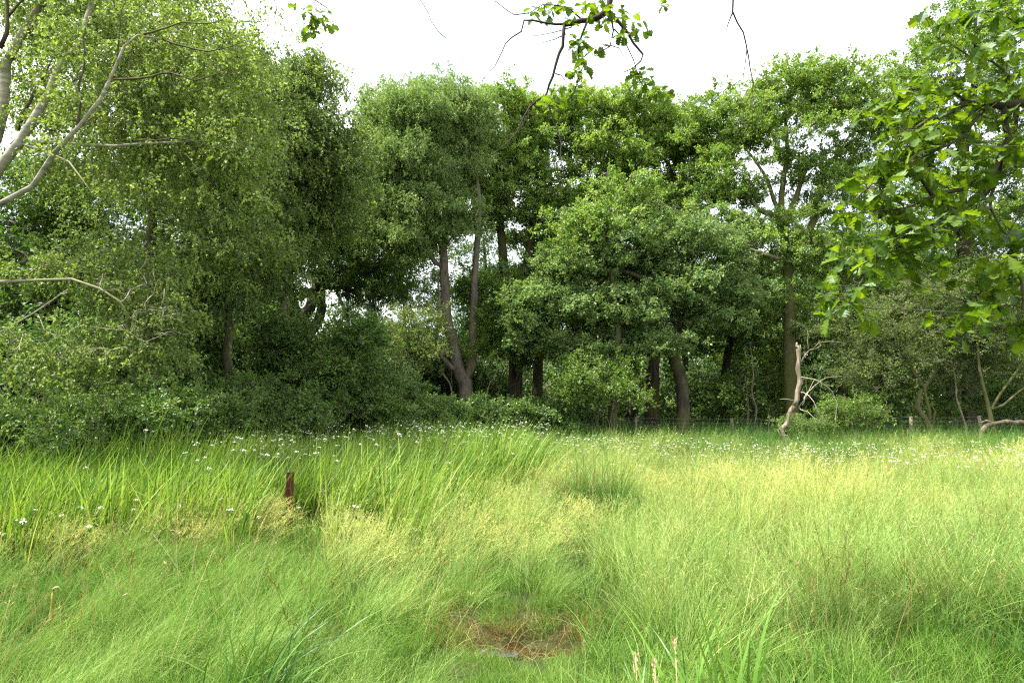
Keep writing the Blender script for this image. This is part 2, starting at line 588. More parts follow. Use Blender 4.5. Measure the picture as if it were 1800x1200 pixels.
class Skel:
    def __init__(self):
        self.p = np.zeros((9000, 3))
        self.d = np.zeros((9000, 3))
        self.par = np.full(9000, -1, int)
        self.r = np.zeros(9000)
        self.stem = np.zeros(9000, bool)
        self.n = 0

    def add(self, p, par, r=0, stem=False):
        i = self.n
        self.p[i] = p
        self.par[i] = par
        self.r[i] = r
        self.stem[i] = stem
        if par >= 0:
            d = self.p[i] - self.p[par]
            self.d[i] = d / (np.linalg.norm(d) + 1e-9)
        else:
            self.d[i] = (0, 0, 1)
        self.n += 1
        return i


def resample(pts, step, rs, jit):
    pts = np.asarray(pts, float)
    out = [pts[0]]
    for i in range(len(pts) - 1):
        # Catmull-Rom for a natural bend
        p0, p1, p2, p3 = pts[max(i - 1, 0)], pts[i], pts[i + 1], pts[min(i + 2, len(pts) - 1)]
        k = max(1, int(np.linalg.norm(p2 - p1) / step))
        for j in range(1, k + 1):
            t = j / k
            q = .5 * ((2 * p1) + (-p0 + p2) * t + (2 * p0 - 5 * p1 + 4 * p2 - p3) * t * t + (-p0 + 3 * p1 - 3 * p2 + p3) * t ** 3)
            out.append(q + rs.normal(0, jit, 3))
    return np.array(out)


SIDES = {}


def grow(stems, attr, rs, seg=.35, tip=.006, pw=2.25, wig=.10, nleaf=10 ** 9):
    """stems: list of (points, r0, r1); attr: (n,3) branch ends"""
    S = Skel()
    for si, (pts, r0, r1) in enumerate(stems):
        P = resample(pts, .35, rs, .012)
        par = -1
        if si:
            q = np.linalg.norm(S.p[:S.n] - P[0], axis=1)
            par = int(q.argmin())
            P = P[1:]
        m = len(P)
        for i, p in enumerate(P):
            t = i / max(1, m - 1)
            par = S.add(p, par, r0 + (r1 - r0) * t, True)
    base = S.p[:S.n].copy()
    dist = np.array([np.linalg.norm(base - a, axis=1).min() for a in attr])
    ends = []
    zlow = base[0][2]
    for ai in np.argsort(dist):
        a = attr[ai]
        P = S.p[:S.n]
        v = a - P
        d = np.linalg.norm(v, axis=1) + 1e-6
        cosang = (v * S.d[:S.n]).sum(1) / d
        cost = d * (1 + .55 * (1 - cosang)) + .5 * np.maximum(0, P[:, 2] - a[2]) + .8 * np.maximum(0, 1.2 - (P[:, 2] - zlow))
        i = int(cost.argmin())
        L = d[i]
        k = max(2, int(math.ceil(L / seg)))
        p0 = S.p[i].copy()
        c = p0 + S.d[i] * L * .35 + np.array((0, 0, .12 * L)) + rs.normal(0, wig * L, 3)
        par = i
        for j in range(1, k + 1):
            t = j / k
            q = (1 - t) ** 2 * p0 + 2 * t * (1 - t) * c + t * t * a + (rs.normal(0, wig * .25 * seg, 3) if j < k else 0)
            if S.n >= 8990:
                break
            par = S.add(q, par)
        if ai < nleaf:
            ends.append((par, i))
    n = S.n
    acc = np.zeros(n)
    rr = np.zeros(n)
    kids = [[] for _ in range(n)]
    for i in range(n - 1, -1, -1):
        r = max(tip ** pw, acc[i]) ** (1 / pw)
        if S.stem[i]:
            r = max(S.r[i], min(r, S.r[i] * 1.15))
        rr[i] = r
        p = S.par[i]
        if p >= 0:
            acc[p] += r ** pw
            kids[p].append(i)
    for i in range(n):
        p = S.par[i]
        if p >= 0 and not S.stem[i]:
            rr[i] = min(rr[i], rr[p] * (.72 if S.stem[p] else .98))
    S.r[:n] = rr
    return S, kids, [e[0] for e in ends]


def sidesfor(r):
    return 10 if r > .10 else 7 if r > .04 else 5 if r > .015 else 3


def skel_meshes(S, kids, mat, trunkmat, parent, splitr=.035):
    trunk = Tubes()
    rest = Tubes()
    branches = []

    def chains(start, par, tb):
        stack = [(start, par)]
        while stack:
            s, p = stack.pop()
            idx = [p, s] if p >= 0 else [s]
            cur = s
            while kids[cur]:
                ks = sorted(kids[cur], key=lambda k: -S.r[k])
                for k in ks[1:]:
                    stack.append((k, cur))
                cur = ks[0]
                idx.append(cur)
            R = S.r[idx].copy()
            if p >= 0:
                R[0] = R[1]
            tb.add(S.p[idx], R, sidesfor(R[0]))

    # trunk chains
    roots = [0]
    st = [(0, -1)]
    todo = []
    while st:
        s, p = st.pop()
        idx = [p, s] if p >= 0 else [s]
        cur = s
        while True:
            ks = [k for k in kids[cur] if S.stem[k]]
            todo += [(k, cur) for k in kids[cur] if not S.stem[k]]
            if not ks:
                break
            ks.sort(key=lambda k: -S.r[k])
            for k in ks[1:]:
                st.append((k, cur))
            cur = ks[0]
            idx.append(cur)
        R = S.r[idx].copy()
        if p >= 0:
            R[0] = R[1]
        elif len(R) > 3:
            R[0] *= 1.45
            R[1] *= 1.15
        trunk.add(S.p[idx], R, 12)
    off = np.array(parent.location)

    def put(name, tb, m, **pr):
        if not tb.v:
            return
        me = mesh_np(name, np.concatenate(tb.v) - off, tb.f, [m], smooth=True)
        o = bpy.data.objects.new(name, me)
        col.objects.link(o)
        o.parent = parent
        for k, v in pr.items():
            o[k] = v
    put('trunk', trunk, trunkmat)
    for k, p in todo:
        if S.r[k] >= splitr:
            tb = Tubes()
            chains(k, p, tb)
            put('branch', tb, mat)
        else:
            chains(k, p, rest)
    put('twig_growth', rest, mat, kind='stuff')


def lobe_points(rs, c, r, n, shell=.45):
    v = rs.normal(0, 1, (n, 3))
    v /= np.linalg.norm(v, axis=1)[:, None]
    q = (shell ** 3 + (1 - shell ** 3) * rs.rand(n)) ** (1 / 3)
    q = q * (1 + .12 * rs.normal(0, 1, n))
    return np.asarray(c) + v * q[:, None] * np.asarray(r)


def tree(name, label, cat, base, Y, stems, lobes, leaf='oak', bark='bark_oak', twig=None, per=7, spread=.33, size=1.0, tint=(.25, .5), seed=1, group=None,
         r0=.2, tip=.006, splitr=.035, wig=.10, stem_r=None, hang=0.0, bare=(), limbs=()):
    """base: photo column of the foot; stems: lists of (px,py,dY); lobes: (px,py,dY,rx,ry,rz(m),n)"""
    rs = np.random.RandomState(seed)
    bx = X(base, Y)
    foot = np.array((bx, Y, float(gz(bx, Y)) - .08))
    t = thing(name, foot, label, cat, group)
    ST = []
    for i, s in enumerate(stems):
        pts = [at(a, b, Y + c) for a, b, c in s]
        if i == 0:
            pts = [foot] + pts
            a, b = r0, r0 * .35
        else:
            a, b = r0 * .7, r0 * .22
        if stem_r:
            a, b = stem_r[i]
        ST.append((pts, a, b))
    A = []
    for px, py, dY, rx, ry, rz, n in lobes:
        c = at(px, py, Y + dY)
        k = (Y + dY) / F
        A.append(lobe_points(rs, c, (rx * k, rz, ry * k), n))
    A = np.concatenate(A)
    A = A[A[:, 2] > gz(A[:, 0], A[:, 1]) + .5]
    nleaf = len(A)
    for px, py, dY, rx, ry, rz, nb in bare:
        k = (Y + dY) / F
        A = np.concatenate([A, lobe_points(rs, at(px, py, Y + dY), (rx * k, rz, ry * k), nb, .2)])
    S, kids, ends = grow(ST, A, rs, tip=tip, wig=wig, nleaf=nleaf)
    skel_meshes(S, kids, M[twig or bark], M[bark], t, splitr)
    for pts, ra, rb in limbs:
        tb = Tubes()
        Q = resample([at(a, b, Y + c) for a, b, c in pts], .12, rs, .008)
        tb.add(Q - foot, np.linspace(ra, rb, len(Q)), 6)
        o = bpy.data.objects.new('branch', tb.mesh('branch', M['bark_oak']))
        col.objects.link(o)
        o.parent = t
    # leaf sprays
    E = S.p[ends]
    D = S.d[ends]
    m = len(E)
    # a few sprays along the outer part of each branch too
    par = S.par[ends]
    E2 = np.concatenate([E, S.p[par] * .5 + E * .5])
    D2 = np.concatenate([D, D])
    rep = np.concatenate([np.repeat(np.arange(m), per), np.repeat(np.arange(m, 2 * m), max(1, per // 3))])
    # gently varied clump density: some ends nearly bare
    keep = rs.rand(len(rep)) < np.concatenate([np.clip(rs.normal(.85, .3, m), .15, 1)] * 2)[rep]
    rep = rep[keep]
    n = len(rep)
    P = E2[rep] + rs.normal(0, spread, (n, 3)) * (np.array((1, 1, .8)) if leaf in ('birch', 'willow') else np.array((1.25, 1.25, .42)))
    if hang:
        P[:, 2] -= rs.rand(n) * hang
    d = D2[rep]
    yaw = np.arctan2(d[:, 1], d[:, 0]) + rs.normal(0, 1.0, n)
    if leaf in ('birch', 'willow'):
        rot = np.stack([rs.normal(0, .12, n), rs.normal(-.10, .2, n), rs.rand(n) * 6.283], 1)
    else:
        rot = np.stack([rs.normal(0, .4, n), rs.normal(-.1, .4, n), yaw], 1)
    clump_t = rs.normal(0, .13, 2 * m)[rep]
    tn = np.clip(tint[0] + (tint[1] - tint[0]) * rs.rand(n) + clump_t, 0, .95)
    scatter('crown', leaf, P, rot, size * rs.uniform(.75, 1.25, n), tn, t, seed)
    return t

# ---- the birches and their neighbours on the left bank
tree('birch_tree', 'leaning birch at the left edge with two pale stems and long arching boughs', 'tree', -150, 9.0,
     [[(-130, 560, 0), (-60, 400, 0), (0, 295, 0), (32, 253, 0), (86, 165, .1), (105, 120, .1), (139, 76, .2), (155, 30, .3), (175, -90, .4)],
      [(-130, 560, 0), (-40, 330, .5), (3, 200, .6), (14, 110, .7), (40, 55, .7), (76, 0, .7), (110, -90, .8)],
      [(-130, 560, 0), (-60, 400, -.3), (0, 358, -.6), (57, 326, -.7), (92, 272, -.8), (139, 222, -.8), (177, 177, -.8), (196, 133, -.7), (219, 82, -.7), (245, 62, -.6), (290, 68, -.5), (330, 96, -.4)],
      [(32, 253, 0), (100, 250, .1), (200, 258, .2), (300, 250, .4), (420, 240, .7)],
      [(32, 253, 0), (120, 285, 0), (170, 350, -.2)]],
     [(180, 60, 1.1, 160, 100, .8, 60), (330, 60, .9, 130, 90, .8, 55), (120, 220, 1.1, 140, 110, .8, 42), (320, 200, .8, 150, 100, .8, 66),
      (60, -60, .8, 160, 80, .8, 30), (270, 310, .6, 120, 50, .8, 16), (440, 110, .6, 55, 60, .6, 16), (420, 270, .7, 70, 60, .7, 22), (150, 130, -.5, 110, 90, .4, 14)],
     'birch', 'bark_birch', 'bark_moss', per=2, spread=.2, size=.85, tint=(.42, .75), seed=11, r0=.12,
     stem_r=[(.115, .025), (.10, .045), (.048, .006), (.03, .004), (.018, .003)], splitr=.012, tip=.0035, wig=.16, hang=.2,
     bare=[(180, 160, -.7, 130, 120, .3, 34), (90, 290, -.5, 100, 60, .3, 14), (330, 110, -.3, 110, 70, .3, 24)],
     limbs=[([(137, 222, -.8), (141, 180, -.8), (138, 150, -.8), (150, 105, -.8), (147, 70, -.8), (156, 30, -.8)], .016, .005),
            ([(139, 76, .2), (150, 100, 0), (135, 130, -.2), (142, 165, -.3), (128, 195, -.3)], .014, .004),
            ([(200, 140, -.7), (250, 138, -.7), (300, 128, -.7), (345, 142, -.7), (390, 128, -.6), (430, 132, -.6)], .016, .003),
            ([(215, 248, .0), (265, 246, -.3), (330, 247, -.4), (372, 258, -.4), (410, 256, -.4), (438, 242, -.4)], .014, .003),
            ([(285, 68, -.5), (330, 84, -.5), (365, 90, -.5), (400, 84, -.5), (440, 68, -.5)], .014, .003),
            ([(245, 62, -.6), (290, 50, -.5), (320, 36, -.5), (350, 42, -.5), (390, 36, -.5), (425, 6, -.5)], .014, .003),
            ([(196, 133, -.7), (206, 100, -.7), (208, 60, -.7), (214, 20, -.7), (228, -10, -.7)], .013, .004),
            ([(300, 255, .3), (330, 275, .1), (350, 300, 0), (372, 318, 0)], .009, .003),
            ([(0, 85, .2), (12, 60, .2), (14, 30, .2), (12, -20, .2)], .03, .02), ([(14, 30, .2), (30, 12, .2), (52, -10, .2)], .018, .012),
            ([(20, 255, .3), (60, 208, .3), (110, 208, .2), (150, 214, .1)], .024, .006), ([(30, 230, .6), (45, 190, .6), (75, 135, .6), (92, 100, .6)], .03, .012)])

tree('birch_tree', 'birch off the left edge whose low pale bough droops in bare grey twigs', 'tree', -190, 9.6,
     [[(-180, 600, 0), (-150, 480, 0), (-120, 300, 0), (-110, 100, 0)],
      [(-150, 500, 0), (-60, 498, -.2), (0, 496, -.4), (60, 492, -.5), (125, 491, -.5), (175, 508, -.5), (212, 530, -.5), (230, 562, -.5)],
      [(-60, 498, -.2), (30, 492, -.1), (70, 468, 0), (130, 458, .1), (200, 460, .2)],
      [(-160, 560, 0), (0, 585, -.6), (60, 548, -.7), (120, 508, -.7)]],
     [(240, 480, .2, 100, 60, .6, 42), (285, 560, .1, 60, 45, .6, 36), (110, 440, .4, 120, 45, .6, 26), (80, 600, -.3, 110, 45, .8, 26), (70, 670, -.4, 80, 30, .7, 8),
      (160, 640, -.4, 60, 40, .7, 6)],
     'birch', 'bark_birch', 'twig_pale', per=2, spread=.18, size=.8, tint=(.35, .6), seed=12,
     stem_r=[(.12, .06), (.03, .007), (.015, .004), (.024, .007)], splitr=.01, tip=.0032, wig=.18, hang=.3,
     bare=[(270, 565, -.5, 60, 40, .35, 46), (200, 600, -.5, 60, 50, .3, 26), (90, 640, -.6, 80, 60, .3, 26), (230, 500, -.5, 90, 40, .3, 22)])

tree('birch_tree', 'tall birch with a dense weeping crown behind the leaning birch', 'tree', 250, 13.0,
     [[(262, 560, 0), (270, 350, 0), (285, 150, 0), (290, -40, 0)]],
     [(300, 60, 0, 160, 120, 1.8, 80), (190, 190, .2, 150, 110, 1.6, 60), (370, 200, 0, 130, 110, 1.6, 75), (320, 350, 0, 150, 80, 1.6, 36), (400, 420, 0, 80, 80, 1.2, 34),
      (120, 20, .4, 130, 110, 1.6, 50)],
     'birch', 'bark_oak', 'bark_oak', per=4, spread=.34, size=.95, tint=(.2, .55), seed=13, r0=.13, splitr=.02, tip=.004, hang=.25, bare=[(330, 380, -1.0, 120, 80, .5, 60), (230, 250, -1.0, 130, 90, .4, 40)])  # oak bark on this birch: trunk shade put into a darker colour

tree('birch_tree', 'birch with a narrow pointed weeping crown against the white sky', 'tree', 505, 17.5,
     [[(500, 560, 0), (495, 400, 0), (492, 330, 0), (505, 240, 0), (520, 185, 0), (545, 100, 0)],
      [(492, 330, 0), (480, 270, .1), (470, 215, .1)], [(497, 380, 0), (520, 300, -.2), (540, 240, -.2), (555, 200, -.2)]],
     [(545, 135, 0, 35, 52, 1.0, 24), (530, 220, 0, 75, 70, 1.4, 55), (590, 250, 0, 55, 70, 1.2, 34), (470, 190, .2, 60, 80, 1.2, 40), (440, 300, .2, 70, 90, 1.3, 45), (520, 330, -.2, 90, 70, 1.5, 55),
      (480, 430, -.2, 70, 80, 1.3, 45), (590, 340, 0, 60, 60, 1.1, 30)],
     'birch', 'bark_birch', 'bark_birch', per=6, spread=.30, size=1.15, tint=(.2, .45), seed=14, r0=.14, splitr=.02, tip=.005, hang=.3)

tree('birch_tree', 'slender birch with drooping olive foliage left of the pointed birch', 'tree', 400, 15.0,
     [[(402, 560, 0), (405, 350, 0), (410, 150, 0), (412, 60, 0)]],
     [(400, 130, 0, 80, 90, 1.3, 45), (390, 270, 0, 90, 90, 1.3, 55), (420, 400, 0, 90, 80, 1.3, 50), (360, 500, -.2, 80, 70, 1.1, 40)],
     'birch', 'bark_oak', 'bark_oak', per=6, spread=.28, size=1.1, tint=(.15, .42), seed=15, r0=.11, splitr=.02, tip=.0045, hang=.25)  # darker oak bark stands in for the shade on this birch trunk

tree('oak_tree', 'dark oak with forked trunk silhouetted behind the birches', 'tree', 525, 25.0,
     [[(525, 600, 0), (520, 555, 0), (508, 520, 0), (500, 480, 0), (498, 430, 0), (490, 380, 0)],
      [(520, 570, 0), (545, 540, 0), (560, 490, 0), (580, 440, .1), (600, 390, .2)],
      [(508, 530, 0), (530, 520, 0), (560, 505, 0), (600, 505, .2), (640, 520, .2)],
      [(525, 600, 0), (562, 560, .1), (566, 500, .1), (590, 430, .1), (640, 380, .2)]],
     [(560, 320, 0, 110, 80, 2.4, 60), (610, 400, 0, 90, 60, 2.0, 45), (500, 400, .3, 70, 80, 2.0, 30), (640, 500, 0, 70, 40, 1.6, 36), (650, 320, .4, 80, 80, 2.0, 46), (680, 430, .3, 80, 60, 1.8, 40), (570, 460, -.3, 80, 50, 1.6, 34)],
     'shrub', 'bark_oak', per=8, spread=.36, size=1.15, tint=(.3, .6), seed=16, r0=.33, stem_r=[(.36, .10), (.22, .07), (.16, .05), (.2, .06)])

# ---- middle
tree('willow_tree', 'pale willow whose stout bole splits into two grey stems above the brambles', 'tree', 820, 22.5,
     [[(819, 700, 0), (818, 672, 0), (808, 655, 0), (798, 610, 0), (788, 570, 0), (783, 520, 0), (781, 470, 0), (778, 420, 0), (778, 360, 0), (765, 290, 0), (770, 220, .2)],
      [(820, 672, 0), (829, 640, 0), (831, 590, .1), (833, 540, .1), (835, 480, .1), (840, 410, .1), (842, 350, .2), (830, 260, .3)],
      [(781, 480, 0), (765, 460, -.2), (750, 440, -.2), (740, 400, -.3), (720, 330, -.3)],
      [(806, 655, 0), (790, 642, -.2), (775, 625, -.3), (768, 600, -.3), (772, 540, -.3), (770, 480, -.3)]],
     [(780, 212, 0, 58, 44, 1.8, 46), (720, 240, 0, 60, 60, 1.8, 46), (680, 220, .5, 42, 40, 1.4, 24), (760, 300, 0, 80, 60, 1.8, 55), (690, 320, 0, 55, 60, 1.5, 36), (700, 400, -.3, 60, 45, 1.4, 30),
      (825, 215, .4, 46, 42, 1.5, 28), (770, 390, -.3, 60, 40, 1.2, 26), (660, 370, 0, 35, 45, 1.0, 16)],
     'willow', 'bark_grey', per=9, spread=.36, size=1.15, tint=(.35, .62), seed=21, stem_r=[(.24, .06), (.15, .045), (.08, .025), (.08, .025)], splitr=.03)

tree('oak_tree', 'oak with a dark Y fork of bent limbs right of the willow', 'tree', 905, 25.0,
     [[(905, 690, 0), (908, 600, 0), (906, 545, 0), (900, 505, 0), (885, 470, 0), (882, 420, 0), (875, 370, 0), (865, 300, 0)],
      [(902, 510, 0), (920, 488, 0), (930, 450, 0), (935, 400, 0), (945, 350, .2), (960, 280, .3)]],
     [(880, 205, 0, 66, 42, 2.0, 50), (850, 290, -.3, 80, 60, 2.0, 65), (930, 240, 0, 70, 60, 2.0, 55), (820, 370, -.5, 80, 40, 1.6, 45), (910, 340, -.3, 80, 60, 1.8, 55), (970, 205, .3, 46, 42, 1.8, 32),
      (960, 400, 0, 60, 45, 1.4, 26)],
     'oak', 'bark_oak', per=9, spread=.24, size=.95, tint=(.4, .68), seed=22, r0=.26, stem_r=[(.30, .10), (.19, .07)])

tree('oak_tree', 'oak with the bright rounded top under the hanging oak branch', 'tree', 1145, 26.0,
     [[(1146, 680, 0), (1148, 600, 0), (1140, 500, 0), (1120, 400, 0), (1110, 300, 0), (1100, 220, 0)],
      [(1130, 460, 0), (1070, 430, 0), (1062, 390, 0), (1075, 330, 0)], [(1120, 400, 0), (1160, 340, 0), (1190, 280, 0)],
      [(1110, 330, 0), (1060, 280, 0), (1040, 220, 0)]],
     [(1030, 215, 0, 66, 46, 2.2, 52), (1110, 205, 0, 72, 42, 2.2, 56), (1180, 235, 0, 50, 50, 2.0, 38), (1050, 290, -.3, 80, 60, 2.0, 58), (1150, 290, -.3, 90, 60, 2.2, 66), (1220, 300, 0, 60, 60, 2.0, 42),
      (1020, 370, 0, 60, 40, 1.5, 26), (1150, 380, 0, 90, 40, 1.8, 45)],
     'oak', 'bark_oak', per=9, spread=.25, size=1.0, tint=(.38, .66), seed=23, r0=.3)

tree('oak_tree', 'low spreading oak with grey-green skirts of leaves in the middle of the wood edge', 'tree', 1195, 22.0,
     [[(1200, 720, 0), (1196, 660, 0), (1182, 620, 0), (1190, 570, 0), (1180, 500, 0), (1160, 440, 0)],
      [(1185, 625, 0), (1160, 600, -.4), (1120, 590, -.8), (1060, 590, -1.2)], [(1184, 600, 0), (1220, 560, -.3), (1270, 545, -.4)],
      [(1180, 520, 0), (1110, 480, -.6), (1040, 470, -.8)]],
     [(1110, 440, -.6, 85, 40, 1.4, 52), (1190, 410, -.2, 60, 50, 1.4, 38), (970, 535, -1, 70, 36, 1.2, 44), (1080, 545, -1, 85, 40, 1.4, 46), (950, 600, -1.1, 50, 26, .9, 24), (930, 560, -.8, 40, 30, .9, 18),
      (1190, 500, -.4, 80, 40, 1.5, 40), (1260, 450, .2, 60, 60, 1.5, 36), (1010, 470, -.6, 70, 30, 1.2, 36), (1060, 625, -1.1, 55, 28, .9, 24), (1255, 560, 0, 60, 40, 1.2, 26), (1140, 600, -.9, 60, 24, .9, 20),
      (1300, 520, .2, 50, 40, 1.1, 22), (1040, 395, -.2, 50, 30, 1.1, 20)],
     'oak_blue', 'bark_oak', per=9, spread=.23, size=.9, tint=(.35, .65), seed=24, r0=.25, stem_r=[(.24, .08), (.11, .04), (.10, .035), (.10, .035)])

tree('oak_tree', 'dark straight oak trunk standing in the grass before the fence', 'tree', 1077, 20.5,
     [[(1078, 700, 0), (1080, 640, 0), (1086, 590, 0), (1080, 520, .3), (1070, 450, .5), (1060, 380, .8)]],
     [(1040, 410, .8, 70, 40, 1.6, 30), (1090, 350, 1.6, 60, 40, 1.6, 20)],
     'oak', 'bark_oak', per=7, spread=.32, size=1.0, tint=(.35, .6), seed=25, r0=.15)

tree('oak_tree', 'dim oak trunk in the shade right of the Y forked oak', 'tree', 946, 26.5,
     [[(945, 690, 0), (947, 630, 0), (950, 560, 0), (955, 480, 0), (960, 420, 0)]],
     [(960, 430, 0, 70, 60, 1.6, 36), (930, 520, -.4, 60, 50, 1.3, 30), (890, 560, -.6, 50, 40, 1.2, 24)],
     'shrub', 'bark_oak', per=8, spread=.36, size=1.2, tint=(.35, .65), seed=26, r0=.24)

# ---- right
tree('oak_tree', 'large oak with a mossy bole and dark crooked limbs behind the dead snag', 'tree', 1392, 24.0,
     [[(1390, 690, 0), (1388, 620, 0), (1386, 540, 0), (1384, 460, 0), (1379, 400, 0), (1374, 340, .1), (1384, 270, .2), (1380, 200, .2)],
      [(1376, 395, 0), (1360, 380, -.2), (1335, 370, -.3), (1322, 352, -.4)],
      [(1378, 395, 0), (1400, 350, 0), (1412, 305, 0), (1425, 280, 0)],
      [(1384, 450, 0), (1425, 400, 0), (1440, 350, .1), (1445, 300, .1), (1480, 265, .1), (1500, 245, .2)],
      [(1390, 600, 0), (1440, 565, .3), (1480, 520, .4), (1530, 480, .5)],
      [(1378, 395, 0), (1340, 300, .2), (1300, 250, .3)]],
     [(1390, 160, 0, 76, 40, 2.2, 54), (1465, 165, 0, 62, 42, 2.0, 46), (1320, 210, 0, 75, 45, 2.0, 46), (1430, 240, -.2, 110, 60, 2.2, 58), (1250, 230, .2, 55, 60, 1.8, 38), (1520, 230, .3, 50, 70, 1.8, 36),
      (1290, 320, 0, 70, 50, 1.6, 40), (1430, 330, -.3, 60, 45, 1.4, 26), (1500, 340, .2, 60, 60, 1.6, 30), (1340, 420, -.4, 80, 45, 1.4, 36), (1440, 450, -.3, 70, 50, 1.4, 40), (1240, 380, .2, 60, 60, 1.6, 36), (1330, 540, .3, 80, 50, 1.4, 40), (1460, 560, .6, 70, 50, 1.4, 36), (1530, 470, .5, 70, 50, 1.4, 36)],
     'oak', 'bark_moss', 'bark_oak', per=8, spread=.22, size=.92, tint=(.32, .62), seed=31, stem_r=[(.25, .05), (.12, .05), (.12, .05), (.15, .04), (.13, .04), (.09, .03)])

tree('oak_tree', 'tall thin-leaved oak rising to the top right corner', 'tree', 1705, 27.0,
     [[(1705, 640, 0), (1700, 500, 0), (1690, 350, 0), (1700, 220, 0), (1720, 120, 0)], [(1695, 420, 0), (1640, 300, 0), (1620, 200, 0)], [(1690, 380, 0), (1770, 280, 0), (1790, 160, 0)]],
     [(1680, 60, 0, 60, 50, 2.4, 44), (1760, 40, 0, 80, 60, 2.4, 58), (1610, 140, 0, 55, 60, 2.2, 44), (1690, 170, 0, 80, 60, 2.4, 50), (1790, 160, 0, 70, 70, 2.4, 50), (1600, 250, 0, 60, 60, 2.2, 36), (1700, 290, 0, 90, 60, 2.4, 50),
      (1830, 300, 0, 80, 90, 2.4, 46), (1620, 370, 0, 70, 60, 2.2, 36), (1740, 400, 0, 90, 60, 2.2, 46), (1600, 450, 0, 60, 50, 1.8, 30), (1720, 510, -.5, 110, 50, 1.8, 50)],
     'oak', 'bark_oak', per=7, spread=.24, size=1.0, tint=(.25, .5), seed=32, r0=.34)

tree('hawthorn_tree', 'many-stemmed mossy hawthorn leaning right behind the wire fence', 'tree', 1640, 21.5,
     [[(1626, 735, 0), (1612, 715, 0), (1616, 690, 0), (1630, 672, 0), (1645, 650, 0), (1665, 636, 0), (1690, 622, .1), (1720, 590, .2)],
      [(1640, 742, 0), (1632, 720, -.1), (1628, 700, -.1), (1624, 680, -.1), (1600, 665, -.2), (1570, 668, -.3), (1555, 690, -.3)],
      [(1645, 740, 0), (1644, 722, .1), (1636, 708, .1)],
      [(1622, 680, 0), (1600, 640, 0), (1580, 600, 0), (1570, 560, .1)]],
     [(1600, 600, 0, 90, 45, 1.2, 70), (1700, 580, .2, 80, 45, 1.2, 55), (1540, 640, -.2, 60, 45, 1.0, 42), (1500, 560, .4, 70, 50, 1.2, 46), (1620, 520, .4, 100, 40, 1.4, 50), (1690, 660, 0, 50, 30, .8, 20), (1760, 640, .3, 60, 60, 1.0, 26)],
     'hawthorn', 'bark_moss', 'bark_moss', per=6, spread=.25, size=1.0, tint=(.15, .4), seed=33, stem_r=[(.11, .035), (.05, .015), (.04, .015), (.06, .02)], splitr=.02, tip=.004, wig=.2)

tree('hawthorn_tree', 'thin hawthorn with long bowed branches at the right edge', 'tree', 1745, 20.8,
     [[(1738, 720, 0), (1732, 690, 0), (1722, 650, 0), (1718, 600, 0), (1715, 540, .1)],
      [(1740, 735, 0), (1745, 715, 0), (1760, 690, -.2), (1790, 650, -.3), (1815, 590, -.3)], [(1742, 728, 0), (1790, 690, -.3), (1830, 660, -.3)]],
     [(1740, 560, .2, 80, 50, 1.2, 42), (1800, 620, 0, 60, 60, 1.0, 36), (1700, 500, .4, 90, 50, 1.4, 36), (1820, 520, .2, 70, 70, 1.2, 36)],
     'hawthorn', 'bark_moss', 'bark_moss', per=6, spread=.25, size=1.0, tint=(.2, .45), seed=34, stem_r=[(.06, .02), (.04, .02), (.035, .015)], splitr=.015, tip=.004, wig=.2)

# ---- slim trees deeper in the wood
deep = [
    (655, 32, 'slender dark tree against the sky gap left of the willow', 660, 380, 1, .11),
    (700, 34, 'second slender tree in the sky gap, bowing toward the willow', 735, 420, 2, .10),
    (612, 35, 'thin tree right of the dark forked oak', 610, 420, 3, .13),
    (860, 33, 'shaded tree close behind the two willow stems', 850, 420, 4, .16),
    (1108, 29, 'dark trunk between the straight oak and the bright topped oak', 1105, 430, 5, .2),
    (1272, 28, 'dark leaning trunk left of the mossy oak', 1330, 430, 6, .22),
    (1300, 37, 'pale lit tree seen deep through the wood left of the snag', 1310, 560, 7, .14),
    (1478, 30, 'dark trunk deep in the wood right of the snag', 1470, 420, 8, .24),
    (1545, 32, 'dim trunk deep behind the hawthorn', 1545, 420, 9, .2),
    (1665, 30, 'rusty brown trunk showing behind the hawthorn', 1660, 460, 10, .16),
    (150, 19, 'shaded tree in the dark wood below the birch boughs', 150, 420, 11, .16),
    (60, 17, 'dark tree behind the low drooping birch bough', 60, 400, 12, .16),
    (300, 20, 'shaded tree behind the weeping birch', 300, 430, 13, .18),
    (400, 22, 'shaded tree behind the slender birch', 420, 440, 14, .18),
    (1000, 34, 'dim tree far behind the low spreading oak', 1000, 420, 15, .2),
    (1200, 36, 'dim tree far behind the bright topped oak', 1210, 420, 16, .2),
    (1400, 38, 'dim tree far behind the mossy oak', 1400, 420, 17, .2),
    (1600, 38, 'dim tree far behind the leaning hawthorn', 1600, 400, 18, .2),
    (1780, 34, 'dim tree far behind the right edge hawthorn', 1780, 400, 19, .2),
]
